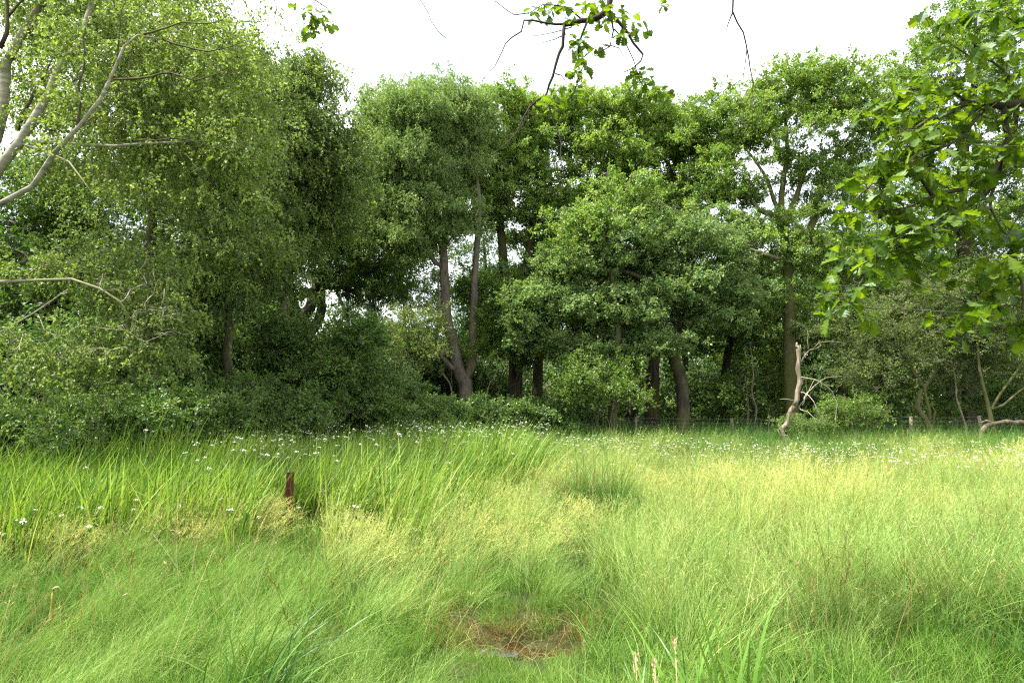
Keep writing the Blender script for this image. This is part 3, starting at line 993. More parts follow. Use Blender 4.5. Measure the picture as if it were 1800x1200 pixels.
for px, Y, lab, tx, ty, sd, r in deep:
    low = px < 500
    left_gap = 580 < px < 760
    lob = [(tx, ty, 0, 60, 60, 1.6, 28 if left_gap else 18), ((px + tx) / 2 + 30, ty + 90, 0, 60, 50, 1.6, 26 if left_gap else 40), (tx - 40, ty + 50, .3, 50, 60, 1.6, 14 if left_gap else 16)]
    if low:
        lob += [(px, 340, .3, 90, 60, 1.6, 30), (px, 560, 0, 90, 60, 1.6, 50), (px + 50, 650, -.4, 80, 50, 1.4, 45)]
    elif not left_gap:
        lob += [(px, 580, 0, 70, 50, 1.6, 34), (px + 30, 500, 0, 70, 50, 1.6, 26)]
    tree('woodland_tree', lab, 'tree', px, Y, [[(px + 4, 650, 0), ((px * 2 + tx) / 3, 560, 0), ((px + tx) / 2, ty + 70, 0), (tx, ty, 0)]] +
         ([[((px * 2 + tx) / 3, 560, 0), (tx - 30, ty + 60, .2), (tx - 45, ty, .3)]] if left_gap else []), lob,
         'oak' if 'lit' in lab else 'shrub', 'bark_dark' if not low else 'bark_oak', per=7, spread=.40, size=1.3, tint=(.3, .65), seed=40 + sd, r0=r, splitr=.05,  # paler oak leaves stand in for light on the lit tree, darker ones elsewhere
         group='slim trees deeper in the wood')

# ------------------------------------------------------------------ bushes


def bush(name, label, px, py, Y, rx, ry, rz, n, leaf='bramble', tint=(.25, .55), seed=1, size=1.0, group=None, stems=5):
    rs = np.random.RandomState(seed)
    c = at(px, py, Y)
    k = Y / F
    g = float(gz(c[0], Y))
    t = thing(name, (c[0], Y, g - .05), label, 'bush', group)
    R = np.array((rx * k, rz, ry * k))
    lobes = [(c, R)] + [(c + rs.uniform(-1.0, 1.0, 3) * R * np.array((1.05, .9, .85)), R * rs.uniform(.22, .5)) for _ in range(13)]
    P = np.concatenate([lobe_points(rs, a, b, int(n * (.26 if i == 0 else .062)), .5) for i, (a, b) in enumerate(lobes)])
    P += rs.normal(0, .12, P.shape) * (1 + 1.2 * (rs.rand(len(P), 1) < .12))
    P[:, 2] = np.maximum(P[:, 2], gz(P[:, 0], P[:, 1]) + .05 + .15 * rs.rand(len(P)))
    m = len(P)
    v = P - c
    rot = np.stack([rs.normal(0, .45, m), rs.normal(-.25, .4, m), np.arctan2(v[:, 1], v[:, 0]) + rs.normal(0, .8, m)], 1)
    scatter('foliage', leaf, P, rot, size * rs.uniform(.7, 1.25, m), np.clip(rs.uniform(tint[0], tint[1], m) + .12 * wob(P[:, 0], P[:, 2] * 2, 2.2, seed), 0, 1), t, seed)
    off = np.array(t.location)
    for s in range(stems):
        tb = Tubes()
        a = off + np.array((rs.normal(0, R[0] * .25), rs.normal(0, .2), -.03))
        b = P[rs.randint(m)]
        mid = (a + b) / 2 + np.array((rs.normal(0, .2), rs.normal(0, .2), .3))
        pp = resample([a, mid, b, b + (b - mid) * .3 - np.array((0, 0, .1))], .2, rs, .015)
        tb.add(pp - off, np.linspace(.014, .004, len(pp)), 5)
        o = bpy.data.objects.new('stem', tb.mesh('stem', M['twig']))
        col.objects.link(o)
        o.parent = t
    return t


bush('bramble_bush', 'big dark bramble mound heaped in front of the forked oak', 560, 650, 17.5, 95, 75, 1.3, 1500, seed=61, tint=(0.35, 0.80))
bush('bramble_bush', 'bramble thicket sloping right from the big mound', 630, 710, 18.0, 75, 45, 1.1, 800, seed=62, tint=(0.40, 0.80))
bush('bramble_bush', 'lit yellowish bramble patch at the foot of the willow', 730, 735, 19.5, 65, 28, 1.0, 650, seed=63, tint=(.5, .9))
bush('bramble_bush', 'bramble bank with the pale dead twig, under the drooping birches', 330, 735, 13.2, 90, 42, 1.1, 1000, seed=64, tint=(0.35, 0.75))
bush('bramble_bush', 'low bright green brambles left of the big mound', 470, 715, 15.5, 85, 40, 1.1, 900, seed=65, tint=(.4, .7))
bush('bramble_bush', 'dark bramble clump at the left edge above the pale grass', 50, 765, 10.6, 95, 42, .8, 900, seed=66, tint=(0.30, 0.70), size=.85)
bush('bramble_bush', 'bramble clump between the left edge clump and the dead twig bank', 190, 750, 11.8, 90, 42, .9, 900, seed=67, tint=(0.30, 0.73), size=.9)
bush('bramble_bush', 'low brambles right of the willow foot', 890, 735, 21.0, 75, 22, .9, 650, seed=68, tint=(.3, .6))
bush('bramble_bush', 'brambles below the low spreading oak left of the fence', 1000, 742, 21.0, 60, 20, .9, 400, seed=69, tint=(.25, .5))
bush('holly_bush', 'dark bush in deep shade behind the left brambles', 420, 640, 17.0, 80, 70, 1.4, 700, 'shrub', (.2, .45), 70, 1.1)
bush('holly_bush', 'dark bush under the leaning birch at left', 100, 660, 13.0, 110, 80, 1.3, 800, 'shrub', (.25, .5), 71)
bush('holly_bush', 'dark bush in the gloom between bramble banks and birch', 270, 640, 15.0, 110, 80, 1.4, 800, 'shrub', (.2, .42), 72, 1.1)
bush('hazel_bush', 'fresh green hazel leaning out by the straight oak', 1055, 665, 20.0, 55, 42, .9, 380, 'shrub', (.7, 1.0), 73, .95)
bush('hazel_bush', 'hazel with spreading green sprays beside the willow', 745, 600, 21.5, 45, 65, .9, 300, 'hawthorn', (.55, .8), 74, 1.1)
bush('hazel_bush', 'shaded green bush right of the willow stems', 880, 560, 23.5, 60, 80, 1.1, 700, 'oak', (.2, .4), 75)
bush('elder_bush', 'small yellow-green elder bush at the fence post', 1500, 728, 20.6, 40, 24, .5, 220, 'shrub', (.8, 1.0), 76, .8)
bush('elder_bush', 'leafy bush round the foot of the dead snag', 1415, 748, 19.2, 34, 16, .5, 150, 'shrub', (.5, .8), 77, .75)
bush('hazel_bush', 'sunlit pale foliage deep in the wood left of the snag', 1330, 620, 31.0, 55, 60, 1.5, 600, 'shrub', (.8, 1.0), 78, 1.2)  # sunlight put into the colour by a raised, pale tint
bush('hazel_bush', 'shaded bush under the mossy oak left of the snag', 1310, 700, 25.5, 60, 40, 1.2, 450, 'shrub', (.4, .7), 79, 1.1)
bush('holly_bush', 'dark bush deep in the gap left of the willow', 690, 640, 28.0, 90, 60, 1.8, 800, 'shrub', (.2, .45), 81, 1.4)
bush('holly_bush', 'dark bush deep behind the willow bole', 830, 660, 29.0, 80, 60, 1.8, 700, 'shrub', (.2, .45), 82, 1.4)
bush('elder_bush', 'green bush on the bank at the right edge behind the log', 1790, 715, 22.0, 60, 30, .9, 420, 'bramble', (.5, .8), 80)

# undergrowth of the wood that reads as one dark mass
rs = np.random.RandomState(90)
n = 22000
yy = 27 + 40 * rs.rand(n) ** .8
xx = rs.uniform(-1.0, 1.0, n) * yy * .9
zz = gz(xx, yy) + np.abs(rs.normal(0, 1, n)) * (2.3 + .075 * (yy - 27)) + .05
k = (wob(xx, yy, .5, 7) * .5 + rs.normal(0, .3, n) > -.45 + .06 * zz)
k |= yy > 44
xx, yy, zz = xx[k], yy[k], zz[k]
# left flank behind the birches
n2 = 4500
y2 = rs.uniform(14, 36, n2)
x2 = -.32 * y2 - rs.rand(n2) * y2 * .62
z2 = gz(x2, y2) + np.abs(rs.normal(0, 2.2, n2))
k = ((y2 - 9.6) * 7.0 - (x2 + 8.4) * 12.5) / 14.3 > 2.5
xx, yy, zz = np.concatenate([xx, x2[k]]), np.concatenate([yy, y2[k]]), np.concatenate([zz, z2[k]])
m = len(xx)
scatter('woodland_undergrowth', 'shrub', np.stack([xx, yy, zz], 1), np.stack([rs.normal(0, .5, m), rs.normal(0, .5, m), rs.rand(m) * 6.28], 1), rs.uniform(1.6, 2.8, m),
        np.clip(.35 + .25 * wob(xx, yy, .35, 9) + rs.normal(0, .1, m), 0, .9), None, 5,
        label='dark undergrowth filling the floor of the wood', category='undergrowth')

# ------------------------------------------------------------------ grasses


def blades(rs, n, h, hs, w, rad, lean, leanvar, seg=4, curve=1.0, upright=.0, tipw=.05, face=None):
    """n blades as thin strips; returns verts, faces"""
    V, Fc, B = [], [], []
    b = 0
    for i in range(n):
        a = rs.rand() * 6.283
        q = rad * math.sqrt(rs.rand())
        p0 = np.array((math.cos(a) * q, math.sin(a) * q, -.03))
        az = rs.normal(0, leanvar)
        d = np.array((math.cos(az), math.sin(az), 0))
        H = h * max(.3, 1 + rs.normal(0, hs))
        ln = max(0.02, rs.normal(lean, lean * .45))
        fa = rs.rand() * 6.283 if face is None else rs.normal(0, face)
        sd = np.array((math.cos(fa), math.sin(fa), 0))
        ww = w * rs.uniform(.6, 1.25)
        for s in range(seg + 1):
            t = s / seg
            ang = ln * (.35 + .65 * curve * t)
            cpt = p0 + d * H * t * math.sin(ang) + np.array((0, 0, 1.)) * H * t * math.cos(ang)
            wd = ww * (1 - t ** 1.6) + tipw * ww
            if s < seg:
                V += [cpt - sd * wd * .5, cpt + sd * wd * .5]
            else:
                V += [cpt]
        for s in range(seg - 1):
            k = b + s * 2
            Fc.append((k, k + 1, k + 3, k + 2))
        k = b + (seg - 1) * 2
        Fc.append((k, k + 1, k + 2))
        b += seg * 2 + 1
        c_ = min(1.0, max(-.8, rs.normal(0, .4)))
        B += [c_] * (seg * 2 + 1)
    return V, Fc, B


def panicles(rs, n, h, rad, lean, leanvar):
    V, Fc = [], []
    for i in range(n):
        a = rs.rand() * 6.283
        q = rad * math.sqrt(rs.rand())
        p0 = np.array((math.cos(a) * q, math.sin(a) * q, 0))
        az = rs.normal(0, leanvar)
        d = np.array((math.cos(az), math.sin(az), 0))
        H = h * rs.uniform(.85, 1.2)
        ln = max(.03, rs.normal(lean, lean * .4))
        fa = rs.rand() * 6.283
        sd = np.array((math.cos(fa), math.sin(fa), 0))

        def pt(t):
            ang = ln * (.4 + .6 * t)
            return p0 + d * H * t * math.sin(ang) + np.array((0, 0, 1.)) * H * t * math.cos(ang)
        b = len(V)
        pp = [pt(t) for t in (0.25, .5, .75, 1)]
        for c in pp:
            V += [c - sd * .0011, c + sd * .0011]
        for s in range(3):
            k = b + 2 * s
            Fc.append((k, k + 1, k + 3, k + 2))
        for j in range(9):
            t = rs.uniform(.74, 1.0)
            c = pt(t)
            dd = rs.normal(0, 1, 3)
            dd[2] = abs(dd[2]) + .5
            dd /= np.linalg.norm(dd)
            l = rs.uniform(.02, .055) * (1.15 - (t - .74) * 2)
            s2 = np.cross(dd, rs.normal(0, 1, 3))
            s2 /= np.linalg.norm(s2)
            b = len(V)
            V += [c, c + dd * l * .6 + s2 * .0022, c + dd * l, c + dd * l * .6 - s2 * .0022]
            Fc.append((b, b + 1, b + 2, b + 3))
    return V, Fc, [0.0] * len(V)


def clump(name, parts, mats):
    V, Fc, mi, B = [], [], [], []
    for (v, f, bb), m in parts:
        o = len(V)
        V += list(v)
        B += bb
        Fc += [[i + o for i in q] for q in f]
        mi += [m] * len(f)
    return mesh_np(name, V, Fc, mats, mi, bv=B)


def R_(s):
    return np.random.RandomState(s)


source('meadow', [clump('meadow_clump_%d' % i, [(blades(R_(200 + i), 90, .40, .3, .0042, .19, .45, 1.1), 0), (blades(R_(220 + i), 26, .56, .15, .0030, .19, .40, .9, 4), 1), (panicles(R_(230 + i), 6, .55, .19, .35, .9), 1)], [M['grass'], M['panicle']]) for i in range(6)])
source('lodged', [clump('lodged_clump_%d' % i, [(blades(R_(250 + i), 95, .50, .25, .0042, .20, 1.1, .6, 5, 1.1), 0), (blades(R_(260 + i), 26, .62, .2, .0030, .20, .95, .6, 5, 1.1), 1), (panicles(R_(270 + i), 5, .52, .2, .9, .5), 1)], [M['grass'], M['panicle']]) for i in range(6)])
source('fluff', [clump('fluff_clump_%d' % i, [(panicles(R_(300 + i), 40, .56, .2, .5, .5), 1), (blades(R_(310 + i), 16, .42, .2, .004, .18, .5, .7), 0)], [M['grass'], M['panicle']]) for i in range(4)])
source('drystem', [clump('drystem_clump_%d' % i, [(blades(R_(340 + i), 5, .62, .2, .0036, .12, .35, 3.0, 4), 0), (panicles(R_(345 + i), 4, .68, .12, .3, 3.0), 0)], [M['straw']]) for i in range(4)])
source('lawn', [clump('lawn_clump_%d' % i, [(blades(R_(330 + i), 110, .19, .4, .0046, .18, .6, 3.0), 0)], [M['lawn']]) for i in range(5)])
source('straw', [clump('straw_clump_%d' % i, [(blades(R_(350 + i), 26, .30, .4, .004, .14, 1.35, 3.0), 0)], [M['straw']]) for i in range(4)])
source('iris', [clump('iris_clump_%d' % i, [(blades(R_(370 + i), 19, .86, .2, .025, .19, .24, 1.1, 5, 1.7), 0)], [M['iris']]) for i in range(6)])
source('sedge', [clump('sedge_clump_%d' % i, [(blades(R_(390 + i), 46, .58, .22, .0065, .14, .7, 3.0, 5, 1.2), 0)], [M['sedge']]) for i in range(5)])

IRIS = [(-5.5, 5.3), (-4.3, 6.2), (-3.3, 7.2), (-2.6, 6.9), (-1.5, 6.7), (-1.0, 7.7), (-.6, 8.7), (-.1, 10.4), (.55, 11.3), (.6, 13.0), (.1, 14.6), (-.8, 16.8), (-3.0, 17.2), (-5.5, 13.2), (-7.6, 10.3), (-10, 9.0), (-10, 5.5)]
TUSSOCK = at(1040, 900, 9.6)


def field(seed, n, y0, y1, dens):
    """points over the visible ground with a density (per m2) that falls with distance"""
    rs = R_(seed)
    out = []
    ys = np.arange(y0, y1, .5)
    for y in ys:
        w = .80 * (y + .5) + 1.2
        k = rs.poisson(2 * w * .5 * dens(y + .25) * n)
        out.append(np.stack([rs.uniform(-w, w, k), y + rs.rand(k) * .5], 1))
    return np.concatenate(out), rs


def past_left(x, y):
    return ((y - 9.6) * 7.0 - (x + 8.4) * 12.5) / 14.3


def puddle(x, y):
    return ((x - .10) / .50) ** 2 + ((y - 4.86) / .26) ** 2


def tufted(P, rs, cell, pull, drop):
    """gather points towards jittered cell centres so that the sward breaks into tufts with gaps"""
    c = np.floor(P / cell)
    h = np.sin(c[:, 0] * 127.1 + c[:, 1] * 311.7) * 43758.5453
    h2 = np.sin(c[:, 0] * 269.5 + c[:, 1] * 183.3) * 43758.5453
    h, h2 = h - np.floor(h), h2 - np.floor(h2)
    ctr = (c + np.stack([.2 + .6 * h, .2 + .6 * h2], 1)) * cell
    d = P - ctr
    Q = ctr + d * (1 - pull)
    r_ = np.hypot(d[:, 0], d[:, 1]) / cell
    keep = rs.rand(len(P)) > drop * sm(.25, .6, r_)
    return Q, np.arctan2(d[:, 1], d[:, 0]), h + np.floor(np.minimum(r_, .999) * 1000) * 2, keep


# meadow grass
P, rs = field(400, 1.0, 3.0, 17.6, lambda y: 44 if y < 7 else 36 if y < 11 else 26)
P, TA, TH, TK = tufted(P, rs, .66, .36, .80)
TR = np.floor(TH / 2) / 1000
TH = TH - np.floor(TH / 2) * 2
TK |= (P[:, 0] < -.3) & (P[:, 1] < 7.5)
x, y = P[:, 0], P[:, 1]
k = TK & (np.hypot((x - X(470, 3.7)) / .42, (y - 3.62) / .22) > 1) & (~inpoly(x, y, IRIS) | (rs.rand(len(x)) < .10)) & (past_left(x, y) < .3) & (puddle(x, y) > 1) & (np.hypot((x - TUSSOCK[0]) / .75, (y - 8.75) / 1.1) > 1)
lawnish = sm(.0, 1.0, (4.55 + .12 * x + .25 * wob(x, y, 1.4, 3) - y) / .7) * sm(-.6, .4, x)
lawnish = np.maximum(lawnish, sm(1.9, 1.3, puddle(x, y) ** .5) * .8)
k &= rs.rand(len(x)) > lawnish
k &= ~((np.abs(x + 2.58 + .33 * (y - 8.0)) < .3) & (y > 6.6) & (y < 8.1))
k &= ((x - .04) / .62) ** 2 + ((y - 4.72) / .44) ** 2 > 1
k &= ~((np.abs(x - .08) < .58 + .12 * wob(x, y, 4, 3)) & (y > 3.3) & (y < 5.1))
P, TA, TH, TR = P[k], TA[k], TH[k], TR[k]
x, y = P[:, 0], P[:, 1]
lodge = np.clip(sm(.5, -1.2, x + .35 * (y - 5)) * sm(9.5, 6.5, y) + .35 * wob(x, y, .8, 4) - .1, 0, 1)
lodge = np.maximum(lodge, sm(-.4, -1.4, x) * sm(4.2, 5.2, y) * .95)
lodge = np.where(x > .6, lodge * .4 + .15 * (wob(x, y, 1.1, 6) > .45), lodge)
isl = rs.rand(len(x)) < lodge
tt = .30 + .16 * wob(x, y, .5, 5) + .22 * sm(5, 10, y) * sm(-1, 2, x) - .12 * sm(2.0, 4.5, x) * sm(8, 4, y) + .22 * (TH - .5)
for nm, src, sel, sg in (('meadow_grass', 'meadow', ~isl, 0), ('flattened_grass', 'lodged', isl, 1)):
    q = P[sel]
    n = len(q)
    z = gz(q[:, 0], q[:, 1])
    ta, th = TA[sel], TH[sel]
    yaw = .35 + .9 * wob(q[:, 0], q[:, 1], .55, 8) + rs.normal(0, .45 if sg == 0 else .25, n)
    if sg == 1:
        yaw = .25 + 1.1 * wob(q[:, 0], q[:, 1], .9, 8) + rs.normal(0, .2, n)
    tilt = rs.normal(.08, .08, n) if sg == 0 else rs.normal(.22, .12, n) * (.6 + .6 * wob(q[:, 0], q[:, 1], 1.2, 10))
    hgt = (1.0 + .20 * wob(q[:, 0], q[:, 1], 1.0, 11) + .12 * wob(q[:, 0], q[:, 1], 2.3, 12)) * rs.uniform(.75, 1.15, n) * (.72 + .5 * th)
    hgt *= .78 + .22 * sm(4, 7, q[:, 1])
    hgt *= 1 - .25 * sm(-.4, -1.6, q[:, 0])
    if sg == 0:
        rad = rs.rand(n) < .6
        yaw = np.where(rad, ta + rs.normal(0, .4, n), yaw)
        tilt = np.where(rad, .04 + .75 * TR[sel] ** 1.2 + rs.normal(0, .07, n), tilt)
        hgt *= 1.12 - .3 * TR[sel]
    scatter(nm, src, np.stack([q[:, 0], q[:, 1], z], 1), np.stack([rs.normal(0, .06, n), tilt, yaw], 1), hgt, np.clip(tt[sel], 0, .9), None, 3,
            label=('fine yellow-green meadow grass with wispy seed heads' if sg == 0 else 'long meadow grass lying flattened in swirls at lower left'), category='grass')

# wispy golden seed heads in drifts
P, rs = field(401, 1.0, 4.5, 14.5, lambda y: 22)
x, y = P[:, 0], P[:, 1]
d0 = np.zeros(len(x))
for cx, cy, rx, ry, a in ((-3.0, 7.4, 1.5, .7, 1), (-4.2, 6.3, .9, .5, .7), (-1.0, 8.6, .9, .7, .8), (.2, 10.0, 1.0, .6, .9), (-1.9, 6.3, .8, .6, .6), (1.5, 10.5, 1.4, 1.0, .5), (0, 7.2, 1.2, .8, .5), (-5.4, 9.2, .9, .9, .4)):
    d0 = np.maximum(d0, a * np.exp(-((x - cx) / rx) ** 2 - ((y - cy) / ry) ** 2))
d0 *= (np.abs(x + 2.55 + .33 * (y - 8.0)) > .3) * (np.hypot((x - TUSSOCK[0]) / .8, (y - 8.9) / 1.2) > 1)
q = P[rs.rand(len(x)) < d0]
n = len(q)
scatter('golden_seed_grass', 'fluff', np.stack([q[:, 0], q[:, 1], gz(q[:, 0], q[:, 1])], 1), np.stack([rs.normal(0, .08, n), rs.normal(.12, .1, n), .3 + rs.normal(0, .5, n)], 1),
        rs.uniform(.8, 1.1, n), rs.uniform(.55, .8, n), None, 4, label='golden wispy seed-head grass drifting along the front of the iris bed', category='grass')

# darker sedge tufts and dry stems mixed through the meadow
P, rs = field(406, 1.0, 4.0, 15.5, lambda y: 2.2)
x, y = P[:, 0], P[:, 1]
k = ~inpoly(x, y, IRIS) & (past_left(x, y) < .2) & (puddle(x, y) > 3.5) & (np.hypot((x - TUSSOCK[0]) / .75, (y - 8.75) / 1.1) > 1) & (wob(x, y, .9, 16) > -.2)
q = P[k]
n = len(q)
scatter('meadow_sedge', 'sedge', np.stack([q[:, 0], q[:, 1], gz(q[:, 0], q[:, 1])], 1), np.stack([rs.normal(0, .1, n), rs.normal(.05, .1, n), rs.rand(n) * 6.28], 1),
        rs.uniform(.6, .95, n), rs.uniform(.1, .6, n), None, 12, label='dark green sedge tufts scattered among the pale meadow grass', category='sedge')
P, rs = field(407, 1.0, 3.6, 15.0, lambda y: 3.0)
q = P[(past_left(P[:, 0], P[:, 1]) < .2) & ~((np.abs(P[:, 0] - .08) < .6) & (P[:, 1] < 5.2))]
n = len(q)
scatter('dry_stems', 'drystem', np.stack([q[:, 0], q[:, 1], gz(q[:, 0], q[:, 1])], 1), np.stack([rs.normal(0, .12, n), rs.normal(.08, .12, n), rs.rand(n) * 6.28], 1),
        rs.uniform(.75, 1.15, n), rs.uniform(.2, .6, n), None, 13, label='thin pale dry stems standing through the meadow grass', category='grass')

# short grass in front
P, rs = field(402, 1.0, 2.6, 10.0, lambda y: 60)
x, y = P[:, 0], P[:, 1]
lw = sm(.0, 1.0, (4.7 + .12 * x + .25 * wob(x, y, 1.4, 3) - y) / .7) * sm(-1.2, .2, x)
lw = np.maximum(lw, sm(2.0, 1.35, puddle(x, y) ** .5))
corr = (np.abs(x + 2.58 + .33 * (y - 8.0)) < .45) & (y > 6.3) & (y < 8.1)
front = (np.abs(x - .08) < .85) & (y > 3.0) & (y < 5.3)
k = corr | front & (puddle(x, y) > .8) | (np.hypot((x - X(1240, 3.4)) / .5, (y - 3.3) / .22) > 1) & (rs.rand(len(x)) < np.maximum(np.where(y < 6.2, np.maximum(lw, .22 + .25 * (x < 0)), 0), np.hypot((x - TUSSOCK[0]) / .85, (y - 8.75) / 1.2) < 1)) & (puddle(x, y) > .95)
extra = P[front & (puddle(x, y) > .85)] + rs.normal(0, .06, (int((front & (puddle(x, y) > .85)).sum()), 2))
q = np.concatenate([P[k], extra])
n = len(q)
scatter('short_grass', 'lawn', np.stack([q[:, 0], q[:, 1], gz(q[:, 0], q[:, 1])], 1), np.stack([rs.normal(0, .1, n), rs.normal(0, .1, n), rs.rand(n) * 6.28], 1),
        rs.uniform(.55, 1.25, n) * (1 + .25 * wob(q[:, 0], q[:, 1], 2.0, 13)) * np.where((np.abs(q[:, 0] - .08) < .75) & (q[:, 1] > 3.7) & (q[:, 1] < 5.6), .55, 1), np.clip(.3 + .25 * wob(q[:, 0], q[:, 1], 1.6, 14), 0, 1), None, 6,
        label='short fresh green grass along the lower right', category='grass')

# brown dead grass round the puddle and on the bank by the fence
rs = R_(403)
n = 120
a = rs.rand(n) * 6.283
q0 = np.sqrt(rs.rand(n)) * 1.15
px_, py_ = .06 + .50 * q0 * np.cos(a), 4.90 + .26 * q0 * np.sin(a)
n3 = 1500
bx, by = rs.uniform(0, 17, n3), rs.uniform(18.4, 20.4, n3)
k = (wob(bx, by, .9, 15) > .0)
bx, by = bx[k], by[k]
ax, ay = np.concatenate([px_, bx]), np.concatenate([py_, by])
sc = np.concatenate([rs.uniform(.4, 1.0, n), rs.uniform(.8, 1.5, len(bx))])
sc[:n] = np.where(puddle(px_, py_) < .55, sc[:n] * .5, sc[:n])
kk = np.concatenate([rs.rand(n) < np.where((puddle(px_, py_) < .6) & (np.abs(px_) < .35), .45, 1), np.ones(len(bx), bool)])
ax, ay, sc = ax[kk], ay[kk], sc[kk]
m = len(ax)
scatter('dead_grass', 'straw', np.stack([ax, ay, gz(ax, ay) + .01], 1), np.stack([rs.normal(0, .15, m), rs.normal(0, .15, m), rs.rand(m) * 6.28], 1), sc, rs.uniform(0, .35, m), None, 7,
        label='matted brown dead grass round the muddy hollow and along the bank', category='grass')

# iris bed
P, rs = field(404, 1.0, 5.2, 17.6, lambda y: 42)
x, y = P[:, 0], P[:, 1]
k = inpoly(x + .3 * wob(x, y, 1.5, 2) + rs.normal(0, .22, len(x)), y + .25 * wob(x, y, 1.8, 3) + rs.normal(0, .22, len(x)), IRIS) & ~((np.abs(x + 2.58 + .33 * (y - 8.0)) < .48) & (y > 6.0) & (y < 8.12))
q = P[k]
n = len(q)
scatter('iris_leaves', 'iris', np.stack([q[:, 0], q[:, 1], gz(q[:, 0], q[:, 1])], 1), np.stack([rs.normal(0, .08, n), rs.normal(.03, .10, n), -.1 + .35 * wob(q[:, 0], q[:, 1], .7, 3) + rs.normal(0, .3, n)], 1),
        (1 + .12 * wob(q[:, 0], q[:, 1], 1.1, 4)) * rs.uniform(.62, 1.15, n), np.clip(.28 + .2 * wob(q[:, 0], q[:, 1], .8, 6), 0, 1), None, 8, label='bed of green sword-shaped iris leaves leaning right', category='reeds')

# sedge belt along the wood edge and grass on the bank and under the trees
P, rs = field(405, 1.0, 14.8, 27, lambda y: 26 if y < 21 else 10)
x, y = P[:, 0], P[:, 1]
k = (y > 16.0 + .9 * wob(x, y, .6, 8) - .5 * sm(1, 6, x)) & (past_left(x, y) < 1.2) & (rs.rand(len(x)) < np.where(y < 18.6, 1, .55))
q = P[k]
n = len(q)
scatter('sedge_belt', 'sedge', np.stack([q[:, 0], q[:, 1], gz(q[:, 0], q[:, 1])], 1), np.stack([rs.normal(0, .1, n), rs.normal(0, .1, n), rs.rand(n) * 6.28], 1),
        rs.uniform(.75, 1.3, n) * np.where(q[:, 1] < 18.6, 1.1, .75), np.clip(.3 + .3 * wob(q[:, 0], q[:, 1], .8, 9), 0, 1), None, 9, label='belt of dark arching sedge along the edge of the wood', category='sedge')

# ------------------------------------------------------------------ sedge tussocks
rs = R_(500)
tz = float(gz(TUSSOCK[0], 9.6))
v, f, bb = blades(rs, 2300, .84, .2, .0065, .48, 1.2, 3.14, 6, 1.35)
v = np.array(v)
o = link('sedge_tussock', mesh_np('sedge_tussock', v, f, [M['sedge_dark']], bv=bb), label='dark rounded sedge tussock alone in the middle of the meadow', category='sedge')
o.location = (TUSSOCK[0], 9.15, tz + .12)

TB = (X(455, 3.6), 3.6)
t = thing('sedge_tussock', (TB[0], TB[1], 0), 'blue-green sedge tussock with long arching blades at the bottom left', 'sedge')
meshes = []
for i in range(10):
    v, f, bb = blades(R_(510 + i), 1, .85, .12, .014, .01, .55 + .06 * i, .15, 8, 1.3)
    meshes.append(mesh_np('blade', v, f, [M['sedge_blue']]))
for i in range(150):
    o = bpy.data.objects.new('blade', meshes[rs.randint(10)])
    col.objects.link(o)
    o.parent = t
    a = rs.rand() * 6.283
    q = .16 * math.sqrt(rs.rand())
    o.location = (q * math.cos(a) * 1.6, q * math.sin(a), 0)
    o.rotation_euler = (rs.normal(0, .08), rs.normal(0, .1), rs.normal(.1, .9) if rs.rand() < .75 else rs.rand() * 6.28)
    s = rs.uniform(.6, 1.05)
    o.scale = (s, s, s)

# broad-leaved reeds at the bottom right
reeds = [(1130, 3.25, 6, .55, 'broad-leaved reed left of the tan seed stalks at the bottom'), (1215, 3.2, 7, .62, 'broad-leaved reed with crossing blades right of the tan seed stalks'),
         (1290, 3.3, 6, .72, 'tallest broad-leaved reed with one upright blade at the bottom'), (1350, 3.2, 6, .55, 'broad-leaved reed with a blade arching right at the bottom'),
         (1410, 3.3, 6, .50, 'short broad-leaved reed at the right end of the reed group'), (1020, 3.2, 4, .42, 'small broad-leaved reed at the left end of the reed group'),
         (1790, 3.2, 5, .45, 'broad-leaved reed cut by the lower right corner')]
for i, (px, Y, nb, h, lab) in enumerate(reeds):
    xx = X(px, Y)
    t = thing('reed_plant', (xx, Y, float(gz(xx, Y))), lab, 'reed', 'broad-leaved reeds at the bottom edge')
    r = R_(530 + i)
    for j in range(nb + 6):
        v, f, bb = blades(r, 1, h * 1.06, .2, .024, .09, .42, 3.1, 8, 1.5, tipw=.02, face=.6)
        v = np.array(v)
        o = link('leaf', mesh_np('leaf', v, f, [M['reed_near']]))
        o.parent = t
    tb = Tubes()
    tb.add([(0, 0, -.03), (.01, 0, h * .4), (.0, .01, h * .75)], [.005, .004, .003], 5)
    o = link('stem', tb.mesh('stem', M['reed_near']))
    o.parent = t

